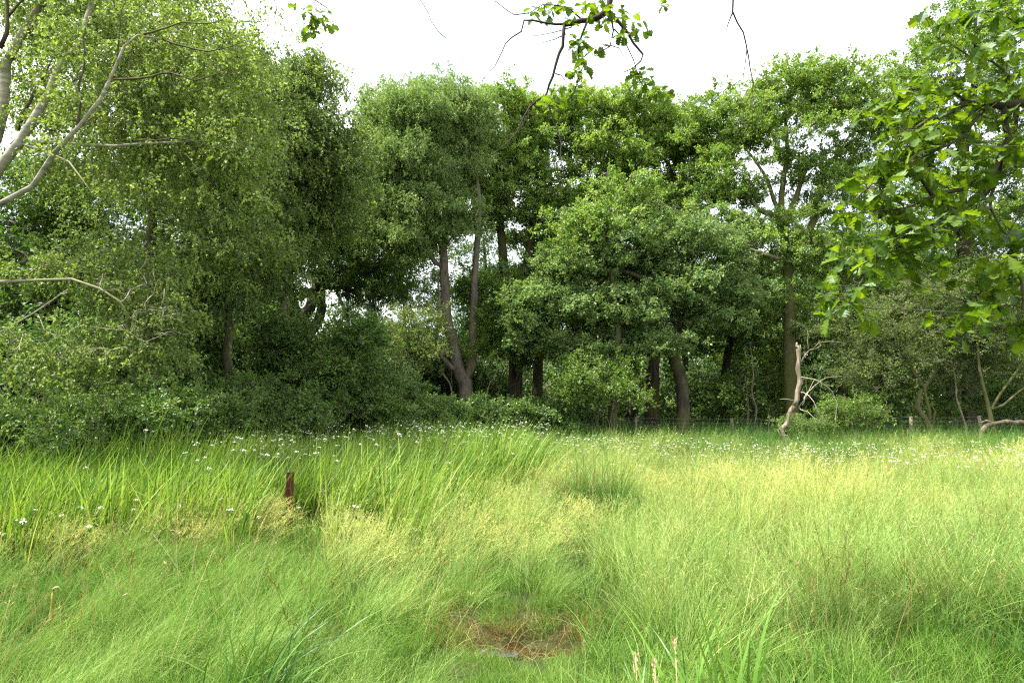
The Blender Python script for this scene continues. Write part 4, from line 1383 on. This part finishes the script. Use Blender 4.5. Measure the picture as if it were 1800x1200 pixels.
# tan seed stalks
for i, (px, top, Y, lab) in enumerate(((1186, 1122, 3.35, 'tallest tan dry seed stalk among the bottom reeds'), (1117, 1150, 3.3, 'tan seed stalk left of the bottom reeds'), (1150, 1158, 3.3, 'short tan seed stalk between the bottom reeds'))):
    p = at(px, top, Y)
    z0 = float(gz(p[0], Y))
    t = thing('seed_stalk', (p[0], Y, z0), lab, 'grass stalk', 'tan seed stalks at the bottom')
    h = p[2] - z0
    tb = Tubes()
    tb.add([(0, 0, -.02), (.01, 0, h * .5), (0, 0, h)], [.003, .0025, .0015], 5)
    o = link('stem', tb.mesh('stem', M['stalk_tan']))
    o.parent = t
    r = R_(560 + i)
    hd = []
    for j in range(26):
        zc = h * r.uniform(.68, 1.0)
        a = r.rand() * 6.28
        hd.append(((.004 * math.cos(a), .004 * math.sin(a), zc), (math.cos(a) * .6, math.sin(a) * .6, 1.2), r.normal(0, 1, 3), .022 * r.uniform(.7, 1.3)))
    v, f = leaves_arr([q[0] for q in hd], [q[1] for q in hd], [q[2] for q in hd], [q[3] for q in hd], [q[3] * .4 for q in hd])
    o = link('seed_head', mesh_np('seed_head', v, f, [M['stalk_tan']]))
    o.parent = t

# broken bulrush stalk at lower left
p0 = at(88, 1120, 4.9)
p1 = at(88, 1035, 4.9)
zb = float(gz(p0[0], 4.9))
t = thing('bulrush_stalk', (p0[0], 4.9, zb), 'broken yellowing bulrush stalk with folded leaves at the lower left', 'reed')
H = p1[2] - zb
tb = Tubes()
tb.add([(0, 0, -.05), (0, 0, H * .4), (.005, 0, H * .75), (.0, 0, H)], [.012, .012, .011, .008], 7)
mt = leaf_mat('stalk_yellow', [(0, (.22, .21, .04)), (1, (.28, .27, .06))], .15, instancer=False)
o = link('stem', tb.mesh('stem', mt))
o.parent = t
for j, (dx, dz, w) in enumerate(((.16, -.30, .018), (.06, -.22, .032), (-.06, -.24, .022), (.11, -.12, .016))):
    vs, fs = [], []
    for s in range(6):
        u = s / 5
        c = np.array((dx * u, -.01 * u, H + .04 * math.sin(u * 3) + dz * u * u))
        ww = w * (1 - .8 * u)
        vs += [c + np.array((-ww * .3, ww * .5, 0)), c + np.array((ww * .3, -ww * .5, 0))]
    fs = [(2 * s, 2 * s + 1, 2 * s + 3, 2 * s + 2) for s in range(5)]
    o = link('leaf', mesh_np('leaf', vs, fs, [M['stalk_tan'] if j % 2 else M['reed_near']]))
    o.parent = t

# ------------------------------------------------------------------ white flowers
r = R_(600)


def flower_meshes(i):
    rr = R_(610 + i)
    tb = Tubes()
    tb.add([(0, 0, -.75), (.01, 0, -.4), (0, 0, -.06)], [.0022, .002, .0016], 3)
    hv, hf = [], []
    for j in range(20):
        a = rr.rand() * 6.283
        q = .034 * math.sqrt(rr.rand())
        c = np.array((q * math.cos(a), q * math.sin(a), -q * q * 16 + rr.normal(0, .004)))
        tb.add([(0, 0, -.06), c - np.array((0, 0, .003))], [.001, .0007], 3, False)
        s = rr.uniform(.004, .0075)
        b = len(hv)
        tl = rr.normal(0, .45, 2)
        for k in range(6):
            t_ = k / 6 * 6.283
            hv.append(c + np.array((s * math.cos(t_), s * math.sin(t_), s * (tl[0] * math.cos(t_) + tl[1] * math.sin(t_)))))
        hf.append(tuple(range(b, b + 6)))
    return tb.mesh('stem', M['stalk']), mesh_np('flower_head', hv, hf, [M['petal']])


FM = [flower_meshes(i) for i in range(5)]
FZ = [  # ground centre, radii, count, label
    ((-3.0, 8.4), (.9, .8), 46, 'white flower head in the cluster left of the rusty post'),
    ((-3.9, 10.2), (1.0, .8), 24, 'white flower head in the iris bed left behind the post'),
    ((-2.6, 11.0), (1.6, 1.7), 40, 'white flower head in the iris bed behind the rusty post'),
    ((-1.0, 10.8), (1.2, 1.7), 46, 'white flower head in the right half of the iris bed'),
    ((-4.0, 5.9), (.55, .45), 14, 'white flower head over the flattened grass at lower left'),
    ((-2.6, 6.6), (.7, .5), 8, 'white flower head in the golden grass below the iris bed'),
    ((.4, 13.6), (.9, .6), 44, 'white flower head at the far right corner of the iris bed'),
    ((3.0, 14.4), (1.8, .7), 50, 'white flower head in the far drift left of the dead snag'),
    ((6.2, 13.4), (1.2, .9), 20, 'white flower head in the far drift below the dead snag'),
]
for (cx, cy), (rx, ry), n, lab in FZ:
    for i in range(n):
        xx, yy = cx + r.normal(0, rx * .6), cy + r.normal(0, ry * .6)
        hz = r.uniform(.84, 1.14)
        if cy < 7:
            hz = r.uniform(.42, .66)
        if xx > .8:
            hz = r.uniform(.58, .74)
        t = thing('white_flower', (xx, yy, float(gz(xx, yy))), lab, 'flower', lab.replace('white flower head', 'white flowers'))
        ms, mh = FM[r.randint(5)]
        for nm, me in (('stem', ms), ('flower_head', mh)):
            o = bpy.data.objects.new(nm, me)
            col.objects.link(o)
            o.parent = t
            o.location = (0, 0, hz)
            o.rotation_euler = (r.normal(0, .12), r.normal(0, .12), r.rand() * 6.28) if nm == 'flower_head' else (0, 0, r.rand() * 6.28)
            if nm == 'flower_head':
                s = r.uniform(.4, .85)
                o.scale = (s, s, s)
# the smaller ones farther off, as one drift
V, Fc, mi = [], [], []
for (cx, cy), (rx, ry), n in (((2.2, 14.0), (2.2, 1.8), 170), ((5.6, 13.2), (1.3, 1.6), 120), ((8.0, 12.2), (2.2, 1.9), 120), ((9.8, 13.4), (1.6, 1.6), 80), ((6.5, 10.6), (2.0, 1.0), 60), ((-1.5, 13.5), (1.8, 1.8), 260), ((-3.6, 11.0), (1.6, 1.2), 110), ((4.5, 11.0), (3, 1.2), 70)):
    for i in range(n):
        xx, yy = cx + r.normal(0, rx * .6), cy + r.normal(0, ry * .6)
        z = float(gz(xx, yy)) + (r.uniform(.55, .74) if xx > .8 else r.uniform(.84, 1.12))
        for j in range(5):
            s = r.uniform(.005, .0085)
            c = np.array((xx, yy, z)) + r.normal(0, .016, 3) * np.array((1, 1, .3))
            b = len(V)
            a = r.rand() * 6.28
            tl = r.normal(0, .35, 2)
            for k in range(5):
                t_ = a + k / 5 * 6.283
                V.append(c + np.array((s * math.cos(t_), s * math.sin(t_), s * (tl[0] * math.cos(t_) + tl[1] * math.sin(t_)))))
            Fc.append(tuple(range(b, b + 5)))
        b = len(V)
        V += [np.array((xx - .0015, yy, z - .5)), np.array((xx + .0015, yy, z - .5)), np.array((xx, yy, z))]
        Fc.append((b, b + 1, b + 2))
        mi += [0] * 5 + [1]
link('flower_drift', mesh_np('flower_drift', V, Fc, [M['petal'], M['stalk']], mi), kind='stuff', label='drift of tiny white flowers across the far meadow', category='flowers')

# ------------------------------------------------------------------ small things in the meadow
# rusty post: an angle-iron stake
pt = at(509, 830, 8.0)
zb = float(gz(pt[0], 8.0))
H = pt[2] - zb
vs, fs = [], []
a, b, th = .085, .045, .012
prof = [(-a / 2, 0), (a / 2, 0), (a / 2, b), (a / 2 - th, b), (a / 2 - th, th), (-a / 2, th)]
lv = [-.1, H * .3, H * .7, H - .012, H]
for i, z in enumerate(lv):
    for j, (u, v) in enumerate(prof):
        vs.append((u + .004 * math.sin(3 * i + j) + .02 * (z / H - .5), v + .003 * math.cos(2 * i + j), z + (.008 * math.sin(j * 2.1) if i == 4 else 0)))
np_ = len(prof)
for i in range(len(lv) - 1):
    for j in range(np_):
        k = (j + 1) % np_
        fs.append((i * np_ + j, i * np_ + k, (i + 1) * np_ + k, (i + 1) * np_ + j))
fs.append(tuple((len(lv) - 1) * np_ + j for j in range(np_)))
o = link('rusty_post', mesh_np('rusty_post', vs, fs, [M['rust']]), label='short red-brown rusty iron stake standing in the iris bed', category='post')
o.location = (pt[0], 8.0, zb)
o.rotation_euler = (0, 0, .35)

# muddy puddle and old plank
rs = R_(700)
n = 40
vs = [(.12, 4.85, float(gz(.12, 4.85)) + .03)]
for i in range(n):
    a = i / n * 6.283
    q = 1 + .18 * math.sin(3 * a + 1) + .1 * math.sin(5 * a)
    vs.append((.12 + .46 * q * math.cos(a), 4.85 + .20 * q * math.sin(a), vs[0][2]))
fs = [(0, i + 1, (i + 1) % n + 1) for i in range(n)]
link('water', mesh_np('water', vs, fs, [M['water']]), kind='structure')

pk = at(878, 1119, 4.62)
vs, fs = [], []
nx_, L_, W_, T_ = 9, .25, .07, .014
for i in range(nx_):
    u = i / (nx_ - 1)
    for (s, h) in ((-1, 0), (1, 0), (1, 1), (-1, 1)):
        e = .012 * math.sin(i * 1.7 + s) * (1 if 0 < i < nx_ - 1 else 2)
        vs.append(((u - .5) * L_, s * (W_ / 2 + e * .5), h * T_ + .004 * math.sin(i * 2.3 + s)))
for i in range(nx_ - 1):
    for j in range(4):
        k = (j + 1) % 4
        fs.append((i * 4 + j, i * 4 + k, i * 4 + 4 + k, i * 4 + 4 + j))
fs += [(3, 2, 1, 0), tuple(4 * (nx_ - 1) + j for j in range(4))]
o = link('old_plank', mesh_np('old_plank', vs, fs, [M['old_wood']]), label='weathered dark plank lying at the near edge of the muddy hollow', category='plank')
o.location = (pk[0], 4.62, float(gz(pk[0], 4.62)) + .02)
o.rotation_euler = (.15, .02, -.12)

# ------------------------------------------------------------------ the dead snag
SY = 18.0
rs = R_(710)
sb = at(1381, 772, SY)
sz = float(gz(sb[0], SY))
t = thing('dead_snag', (sb[0], SY, sz - .05), 'pale barkless dead stem with a kinked foot and broken top', 'dead tree')
off = np.array(t.location)


def put(name, pts, r0, r1, mat, sides=7, par=None, jit=.01, step=.12):
    P = resample(pts, step, rs, jit)
    tb = Tubes()
    R = np.linspace(r0, r1, len(P)) * (1 + (r0 > .03) * (.10 * np.sin(np.arange(len(P)) * 1.9) + rs.normal(0, .07, len(P))))
    tb.add(P - off, R, sides)
    o = bpy.data.objects.new(name, tb.mesh(name, M[mat]))
    col.objects.link(o)
    o.parent = par or t
    return o


def pp(L, Y):
    return [at(a, b, Y + c) for a, b, c in L]


put('stem', [np.array((sb[0], SY, sz - .1))] + pp([(1378, 762, 0), (1374, 752, 0), (1383, 746, 0), (1386, 738, 0), (1385, 728, 0), (1390, 720, 0), (1398, 710, 0)], SY), .048, .056, 'bark_dead', 9)
put('stem', pp([(1396, 713, 0), (1401, 702, 0), (1402, 690, 0), (1406, 670, 0), (1403, 650, 0), (1404, 630, 0), (1402, 608, 0)], SY), .064, .052, 'bark_dead', 10)
put('broken_top', pp([(1401, 612, 0), (1400, 606, 0), (1399, 601, 0)], SY), .045, .018, 'bark_dead', 6)
put('broken_top', pp([(1407, 625, 0), (1408, 612, 0), (1407, 606, 0)], SY), .025, .008, 'bark_dead', 5)
br = [[(1407, 640, 0), (1412, 628, -.1), (1422, 616, -.2), (1435, 611, -.2), (1443, 606, -.2), (1440, 598, -.2)],
      [(1422, 616, -.2), (1420, 600, -.2), (1419, 580, -.2)],
      [(1430, 612, -.2), (1440, 602, -.3), (1465, 601, -.3), (1490, 605, -.3)],
      [(1405, 664, 0), (1422, 664, -.2), (1440, 670, -.4), (1455, 680, -.4), (1468, 695, -.4), (1472, 710, -.4), (1468, 745, -.4)],
      [(1406, 688, 0), (1420, 695, -.3), (1430, 705, -.5), (1437, 720, -.5), (1452, 745, -.5)],
      [(1404, 716, 0), (1425, 728, -.3), (1440, 740, -.4), (1450, 745, -.4)],
      [(1410, 712, 0), (1420, 690, .2), (1440, 670, .3), (1460, 662, .3), (1480, 662, .3)],
      [(1396, 704, 0), (1385, 701, -.1), (1370, 702, -.1)],
      [(1385, 765, -.1), (1370, 764, -.2), (1367, 755, -.2)],
      [(1404, 716, 0), (1415, 700, .1), (1425, 680, .2), (1432, 665, .2)]]
for i, b in enumerate(br):
    put('branch', pp(b, SY), .022 if i == 0 else .012, .004, 'bark_dead' if i < 3 else 'twig_pale', 5, None, .012)

# pale dead limb high in the mossy oak
rs = R_(711)
a = pp([(1385, 458, -.4), (1360, 452, -1.2), (1335, 443, -2.0), (1310, 436, -2.2), (1285, 436, -2.3), (1271, 434, -2.3)], 24.0)
t = thing('dead_limb', tuple(a[0]), 'bare pale dead limb sticking out left from the mossy oak', 'branch')
off = np.array(t.location)
put('limb', a, .085, .03, 'bark_dead', 8)
put('twig', [a[2], a[2] + np.array((-.3, -.1, -.25)), a[2] + np.array((-.7, -.1, -.35))], .015, .004, 'bark_dead', 5)
put('twig', [a[4], a[4] + np.array((-.2, 0, .15)), a[4] + np.array((-.45, 0, .12))], .014, .004, 'bark_dead', 5)

# bare saplings by the fence
for i, (pts, Y, r0, lab, mt) in enumerate((
        ([(1699, 750, 0), (1695, 738, 0), (1688, 718, 0), (1682, 700, 0), (1680, 670, 0), (1673, 635, 0)], 20.9, .035, 'thin pale bare sapling stem right of the hawthorn', 'bark_dead'),
        ([(1322, 745, 0), (1328, 735, 0), (1330, 720, 0), (1322, 690, 0), (1324, 650, 0), (1318, 600, 0)], 22.5, .035, 'thin curved sapling left of the snag', 'bark_grey'),
        ([(1314, 745, 0), (1315, 730, 0), (1315, 710, 0), (1310, 660, 0)], 22.6, .03, 'straight thin sapling beside the curved one', 'bark_grey'),
        ([(796, 728, 0), (794, 700, 0), (792, 680, 0), (783, 662, 0), (776, 655, 0)], 21.6, .045, 'thin bent sapling left of the willow bole', 'bark_grey'),
        ([(845, 702, 0), (858, 684, 0), (868, 664, 0), (878, 645, 0)], 21.8, .03, 'leaning dead pole right of the willow bole', 'bark_dead'),
        ([(690, 700, 0), (694, 670, 0), (692, 640, 0), (696, 600, 0)], 26, .03, 'thin pale pole stem in the dark gap left of the willow', 'bark_grey'),
        ([(703, 700, 0), (705, 675, 0), (703, 650, 0)], 26.2, .025, 'shorter pale pole stem in the dark gap', 'bark_grey'),
        ([(1353, 748, 0), (1352, 735, 0), (1351, 724, 0)], 21.5, .04, 'short stump of a pole behind the fence left of the snag', 'bark_grey'))):
    b = at(pts[0][0], 740, Y)
    zb = float(gz(b[0], Y))
    rs = R_(720 + i)
    t = thing('sapling', (b[0], Y, zb), lab, 'sapling')
    off = np.array(t.location)
    P = [np.array((b[0], Y, zb - .05))] + pp(pts[1:], Y)
    put('stem', P, r0, r0 * .45, mt, 6)
    for j in range(3):
        q = P[-1 - j % 2] + (P[-2] - P[-1]) * rs.rand() * .5
        put('twig', [q, q + np.array((rs.normal(0, .2), rs.normal(0, .1), .2)), q + np.array((rs.normal(0, .4), rs.normal(0, .2), .35))], .010, .003, mt, 4)

# pale dead twig lying over the left brambles
rs = R_(730)
a = pp([(232, 782, 0), (242, 766, 0), (245, 759, 0), (275, 757, 0), (310, 762, .1)], 12.0)
t = thing('dead_twig', tuple(a[0]), 'pale crooked dead twig poking from the left brambles', 'branch')
off = np.array(t.location)
put('twig', a, .013, .005, 'bark_dead', 5)
put('twig', pp([(175, 710, 0), (180, 735, 0), (192, 745, 0), (190, 760, 0)], 11.2), .011, .004, 'bark_dead', 5)

# fallen log
rs = R_(740)
a = pp([(1733, 749, 0), (1745, 745, 0), (1765, 742, 0), (1800, 743, .1), (1870, 742, .2), (1960, 745, .3)], 20.2)
t = thing('fallen_log', tuple(a[0]), 'weathered grey-brown fallen log lying at the right edge by the fence', 'log')
off = np.array(t.location)
put('trunk', a, .065, .085, 'log_wood', 12)
put('root', [a[0], a[0] + np.array((-.15, 0, -.15)), a[0] + np.array((-.25, -.05, -.4))], .07, .02, 'log_wood', 7)
put('root', [a[1], a[1] + np.array((-.15, .05, .1)), a[1] + np.array((-.35, .05, .02))], .05, .015, 'log_wood', 7)

# ------------------------------------------------------------------ wire fence
rs = R_(750)
FY = 20.9
posts = [(1000, 0, .0), (1117, 0, .02), (1287, 0, -.06), (1481, 0, .0), (1600, .3, .03), (1723, 0, -.10), (1850, 0, .02), (1990, 0, 0)]
fx = [X(p[0], FY) for p in posts]
t = thing('wire_fence', (fx[0], FY, float(gz(fx[0], FY))), 'stock-wire fence on wooden posts along the right wood edge', 'fence')
off = np.array(t.location)
tops = []
for (px, dy, ln), xx in zip(posts, fx):
    g = float(gz(xx, FY))
    tp = at(px, 733, FY)[2] + rs.normal(0, .02)
    tb = Tubes()
    base = np.array((xx - ln * .5, FY + .05, g - .1))
    top = np.array((xx + ln * .5, FY + .05, tp))
    tb.add([base - off, (base + top) / 2 - off, top - off], [.052, .05, .047], 9)
    o = bpy.data.objects.new('post', tb.mesh('post', M['post_wood']))
    col.objects.link(o)
    o.parent = t
    tops.append((xx, g, tp))
for lvl in (.02, .14, .26, .40, .52, .64):
    tb = Tubes()
    pts = []
    for i in range(len(tops) - 1):
        for s in range(4):
            u = s / 4
            x_ = tops[i][0] * (1 - u) + tops[i + 1][0] * u
            z_ = tops[i][2] * (1 - u) + tops[i + 1][2] * u - lvl - .03 * math.sin(u * math.pi)
            pts.append(np.array((x_, FY, z_)))
    tb.add(np.array(pts) - off, [.0032] * len(pts), 4, False)
    o = bpy.data.objects.new('wire', tb.mesh('wire', M['wire']))
    col.objects.link(o)
    o.parent = t
tb = Tubes()
xx = fx[0]
while xx < fx[-1]:
    zt = np.interp(xx, fx, [q[2] for q in tops])
    tb.add(np.array([(xx, FY - .004, zt - .14), (xx, FY - .004, zt - .64)]) - off, [.002, .002], 3, False)
    xx += .15
o = bpy.data.objects.new('mesh_wire', tb.mesh('mesh_wire', M['wire']))
col.objects.link(o)
o.parent = t
o['kind'] = 'stuff'

# ------------------------------------------------------------------ the oak overhead: its trunk stands to the right behind the camera
rs = R_(800)
FOOT = np.array((4.6, -1.2, float(gz(4.6, -1.2)) - .1))
t = thing('oak_tree', FOOT, 'near oak whose leafy boughs hang in from the right and top of the view', 'tree')
off = FOOT
YR, YT = 3.3, 4.3
LIMB = [np.array((4.6, -1.2, 3.0)), np.array((4.3, .5, 4.4)), np.array((3.6, 2.2, 4.9)), np.array((2.4, 3.6, 5.15)), np.array((1.0, 4.2, 5.1)), np.array((-.4, 4.5, 5.15)), np.array((-1.9, 4.6, 5.0))]
put('trunk', [FOOT, FOOT + np.array((.03, 0, 1.5)), np.array((4.6, -1.2, 3.0)), np.array((4.8, -1.5, 5.0)), np.array((4.7, -1.6, 7.5))], .38, .2, 'bark_oak', 14, None, .01, .4)
put('branch', LIMB, .17, .035, 'bark_dark', 9, None, .02, .3)
RL = [np.array((4.6, -1.2, 2.6)), np.array((4.4, .8, 3.0)), np.array((3.7, 2.3, 3.35)), at(1850, 185, YR)]
put('branch', RL, .10, .035, 'bark_oak', 8, None, .015, .25)
main_r = [(1850, 185, 0), (1800, 180, 0), (1765, 188, 0), (1735, 182, 0), (1700, 180, -.05), (1660, 200, -.1), (1610, 225, -.1)]
sub_r = [
    [(1765, 188, 0), (1768, 215, 0), (1772, 240, 0), (1758, 280, 0), (1742, 308, 0), (1692, 332, -.05), (1640, 345, -.1), (1590, 366, -.15), (1535, 370, -.2)],
    [(1758, 280, 0), (1752, 320, .1), (1740, 365, .1), (1762, 400, .1), (1780, 440, .1), (1778, 490, .1)],
    [(1742, 308, 0), (1715, 350, .1), (1692, 390, .1)],
    [(1740, 365, .1), (1690, 385, 0), (1640, 385, -.1), (1590, 418, -.15), (1545, 450, -.2), (1500, 475, -.25), (1480, 490, -.25)],
    [(1700, 180, -.05), (1640, 150, -.1), (1600, 160, -.1), (1570, 165, -.1)],
    [(1800, 180, 0), (1760, 120, .1), (1700, 95, .1), (1650, 70, .1)],
    [(1850, 185, 0), (1830, 90, .1), (1790, 40, .1), (1740, 20, .1)],
    [(1778, 440, .1), (1740, 500, .1), (1700, 530, .1), (1680, 555, .1)],
    [(1780, 440, .1), (1800, 520, .05), (1790, 570, 0)],
    [(1545, 450, -.2), (1510, 500, -.2), (1500, 540, -.2)],
    [(1850, 185, 0), (1830, 300, .1), (1800, 360, .1), (1770, 420, .15)],
    [(1640, 345, -.1), (1610, 300, -.15), (1560, 300, -.2), (1510, 345, -.2)],
    [(1735, 182, 0), (1690, 240, -.1), (1640, 270, -.15), (1590, 285, -.2)],
]
put('branch', pp(main_r, YR), .028, .007, 'bark_oak', 8, None, .004, .06)
for i, b in enumerate(sub_r):
    put('branch', pp(b, YR), .016 if i == 0 else .010, .0025, 'bark_oak', 6, None, .004, .06)
top = [
    ([(1075, -70, 0), (1071, 0, 0), (1068, 19, 0), (1039, 33, 0), (1023, 35, 0), (992, 44, 0)], .034, .016),
    ([(992, 44, 0), (991, 65, 0), (988, 82, 0), (976, 117, 0), (959, 165, 0), (929, 189, 0), (908, 232, 0), (887, 256, 0), (849, 283, 0)], .013, .002),
    ([(959, 165, 0), (968, 195, 0), (980, 227, 0), (986, 253, 0), (986, 288, 0), (992, 317, 0)], .006, .002),
    ([(908, 232, 0), (928, 205, 0), (930, 192, 0)], .004, .002),
    ([(1033, 37, 0), (1018, 75, 0), (1017, 128, 0), (1009, 165, 0), (980, 200, 0)], .009, .002),
    ([(992, 43, 0), (955, 40, 0), (922, 35, 0), (916, 54, 0), (888, 77, 0), (881, 93, 0), (872, 116, 0), (860, 125, 0), (847, 124, 0)], .008, .002),
    ([(1005, 48, 0), (972, 58, 0), (945, 63, 0), (920, 60, 0)], .004, .0015),
    ([(995, 60, 0), (975, 70, 0), (955, 76, 0), (952, 67, 0)], .004, .0015),
    ([(930, 23, 0), (905, 25, 0), (890, 18, 0), (870, 0, 0), (850, -50, 0)], .0035, .002),
    ([(976, 130, 0), (985, 134, 0), (995, 143, 0)], .005, .002),
    ([(1070, 20, 0), (1090, 40, 0), (1114, 75, 0), (1131, 97, 0), (1127, 107, 0), (1112, 120, 0), (1096, 126, 0)], .012, .003),
    ([(1075, 35, 0), (1078, 55, 0), (1073, 80, 0), (1055, 92, 0), (1037, 97, 0)], .007, .0018),
    ([(1080, 52, 0), (1100, 78, 0), (1112, 105, 0), (1120, 125, 0), (1132, 155, 0), (1143, 175, 0)], .005, .0018),
    ([(1073, 80, 0), (1088, 85, 0), (1095, 95, 0), (1101, 105, 0)], .0035, .0015),
    ([(1023, 35, 0), (1000, 15, 0), (980, 10, 0), (955, 8, 0), (930, 23, 0)], .006, .002),
    ([(1290, -60, 0), (1288, 0, 0), (1289, 22, 0), (1313, 78, 0), (1318, 118, 0), (1325, 148, 0), (1308, 195, 0), (1296, 240, 0)], .011, .002),
    ([(1288, 22, 0), (1282, 42, 0), (1276, 58, 0)], .006, .002),
    ([(1313, 85, 0), (1305, 138, 0), (1285, 152, 0), (1260, 168, 0)], .004, .0015),
    ([(1322, 155, 0), (1330, 200, 0), (1326, 225, 0)], .003, .0015),
    ([(720, -60, 0), (738, 0, 0), (752, 20, 0), (758, 38, 0), (772, 58, 0), (784, 68, 0)], .005, .0025),
    ([(470, -50, 0), (480, 0, 0), (487, 15, 0), (482, 35, 0), (462, 55, 0), (445, 68, 0)], .006, .002),
    ([(545, -50, 0), (553, 0, 0), (558, 20, 0), (552, 35, 0), (545, 55, 0)], .006, .002),
    ([(553, 0, 0), (575, 15, 0), (585, 38, 0)], .004, .002),
]
for pts, r0, r1 in top:
    P = pp(pts, YT)
    if pts[0][1] < -30:      # tie it to the limb overhead
        LL = resample(LIMB, .15, R_(1), 0)
        j = np.linalg.norm(LL - P[0], axis=1).argmin()
        P = [LL[j], (LL[j] + P[0]) / 2 + np.array((0, 0, .08))] + P
    put('branch', P, r0, r1, 'bark_dark', 6, None, .004, .06)


def oak_leaf(seed, n=5):
    """lobed oak leaf lying along +X, 1 unit long, with midrib fold and curl"""
    r = R_(seed)
    xs = np.linspace(0, 1, 2 * n + 1)
    env = .37 * np.sin(np.clip(xs * .97, 0, 1) ** 1.55 * math.pi) ** .7 + .015
    lob = np.where(np.arange(2 * n + 1) % 2 == 1, 1.0, .58)
    vs, fs = [], []
    cv, tw = r.uniform(.1, .45), r.normal(0, .15)
    for i, x_ in enumerate(xs):
        hw = env[i] * lob[i] * r.uniform(.9, 1.1)
        z = -cv * x_ * x_ * .6
        lift = .35 * hw
        sh = .05 if i % 2 else -.02
        vs += [(x_, 0, z), (x_ + sh, hw, z + lift + tw * hw + r.normal(0, .012)), (x_ + sh, -hw * r.uniform(.9, 1.1), z + lift - tw * hw + r.normal(0, .012))]
    for i in range(2 * n):
        a = 3 * i
        fs += [(a, a + 3, a + 4, a + 1), (a, a + 2, a + 5, a + 3)]
    return mesh_np('leaf', vs, fs, [M['leaf_near']], bv=np.tile([.75, -.15, -.15], len(xs)))


LEAF = [oak_leaf(820 + i) for i in range(8)]
cl = []   # (point, rosette size, leaf length)
for i, b in enumerate([main_r] + sub_r):
    P = resample(pp(b, YR), .07, rs, .01)
    for p in P[max(2, int(len(P) * .25)):]:
        if p[0] < X(1840, YR):
            for _ in range(4):
                if rs.rand() < .85:
                    cl.append((p + rs.normal(0, .075, 3) * np.array((1, 1.5, 1)), 5, .080))
for px, py, rx, ry, n in ((1600, 240, 70, 50, 9), (1640, 170, 60, 40, 8), (1560, 430, 60, 40, 12), (1500, 370, 30, 20, 6), (1600, 470, 50, 30, 9), (1500, 520, 18, 30, 4), (1740, 480, 60, 60, 10), (1720, 550, 50, 30, 8), (1780, 250, 30, 60, 6), (1720, 30, 60, 25, 5), (1770, 100, 40, 40, 6), (1650, 400, 60, 40, 7), (1540, 280, 30, 30, 5)):
    for k in range(n):
        cl.append((at(px + rs.normal(0, rx * .5), py + rs.normal(0, ry * .5), YR + rs.normal(-.1, .2)), 5, .080))
for px, py, rx, ry, n in ((1045, 15, 22, 14, 7), (1080, 20, 22, 14, 6), (985, 12, 18, 8, 4), (960, 18, 12, 8, 3), (1005, 25, 12, 8, 3), (1022, 70, 14, 14, 6), (1010, 90, 10, 8, 3), (1047, 80, 8, 8, 2), (1028, 108, 10, 10, 3), (1012, 130, 14, 10, 4),
                          (1000, 155, 22, 14, 6), (970, 185, 14, 10, 3), (1105, 65, 12, 10, 3), (1125, 60, 8, 6, 2), (1120, 130, 12, 12, 5), (1140, 142, 10, 10, 3), (1165, 160, 12, 12, 4), (1065, 40, 10, 8, 2), (1170, 5, 12, 5, 2),
                          (540, 50, 14, 10, 5), (552, 25, 12, 12, 4), (575, 35, 10, 10, 4), (530, 15, 10, 8, 2), (940, 20, 8, 8, 2), (1120, 38, 12, 5, 2)):
    for k in range(n):
        cl.append((at(px + rs.normal(0, rx * .5), py + rs.normal(0, ry * .5), YT + rs.normal(0, .08)), 4, .070))
# fine twigs that carry the rosettes
BR = [resample(pp(b, YR), .05, R_(2), 0) for b in [main_r] + sub_r] + [resample(pp(b[0], YT), .05, R_(2), 0) for b in top]
BR = np.concatenate(BR)
tb = Tubes()
for p, n, L in cl:
    q = BR[np.linalg.norm(BR - p, axis=1).argmin()]
    if np.linalg.norm(q - p) < .6:
        tb.add(np.array([q, (q + p) / 2 + rs.normal(0, .012, 3), p]) - off, [.0022, .0018, .0012], 4, False)
o = bpy.data.objects.new('twig_growth', tb.mesh('twig_growth', M['bark_oak']))
col.objects.link(o)
o.parent = t
o['kind'] = 'stuff'
LV = []
for p, n, L in cl:
    a0 = rs.rand() * 6.28
    for j in range(n):
        if rs.rand() < .15:
            continue
        LV.append((p + rs.normal(0, .012, 3), (rs.normal(0, .6), rs.normal(.35, .5), a0 + j * 6.283 / n + rs.normal(0, .3)), L * rs.uniform(.65, 1.15), rs.randint(8)))
# the ones that show largest are single leaves, the rest one mass
LV.sort(key=lambda q: -q[2] / q[0][1])
for p, rot, L, k in LV[:300]:
    o = bpy.data.objects.new('leaf', LEAF[k])
    col.objects.link(o)
    o.parent = t
    o.location = Vector(p - off)
    o.rotation_euler = rot
    o.scale = (L, L, L)
src_v = [np.array([v.co[:] for v in me.vertices]) for me in LEAF]
src_f = [[tuple(q.vertices) for q in me.polygons] for me in LEAF]
from mathutils import Euler
for part in range(1):
    V, Fc, nb = [], [], 0
    for p, rot, L, k in LV[300:]:
        Rm = np.array(Euler(rot).to_matrix())
        V.append(src_v[k] @ Rm.T * L + (p - off))
        Fc += [tuple(i + nb for i in q) for q in src_f[k]]
        nb += len(src_v[k])
    me = mesh_np('foliage', np.concatenate(V), Fc, [M['leaf_near']], bv=np.tile([.75, -.15, -.15], nb // 3) + np.repeat(R_(830).normal(0, .45, nb // 33), 33))
    o = bpy.data.objects.new('foliage', me)
    col.objects.link(o)
    o.parent = t
    o['kind'] = 'stuff'
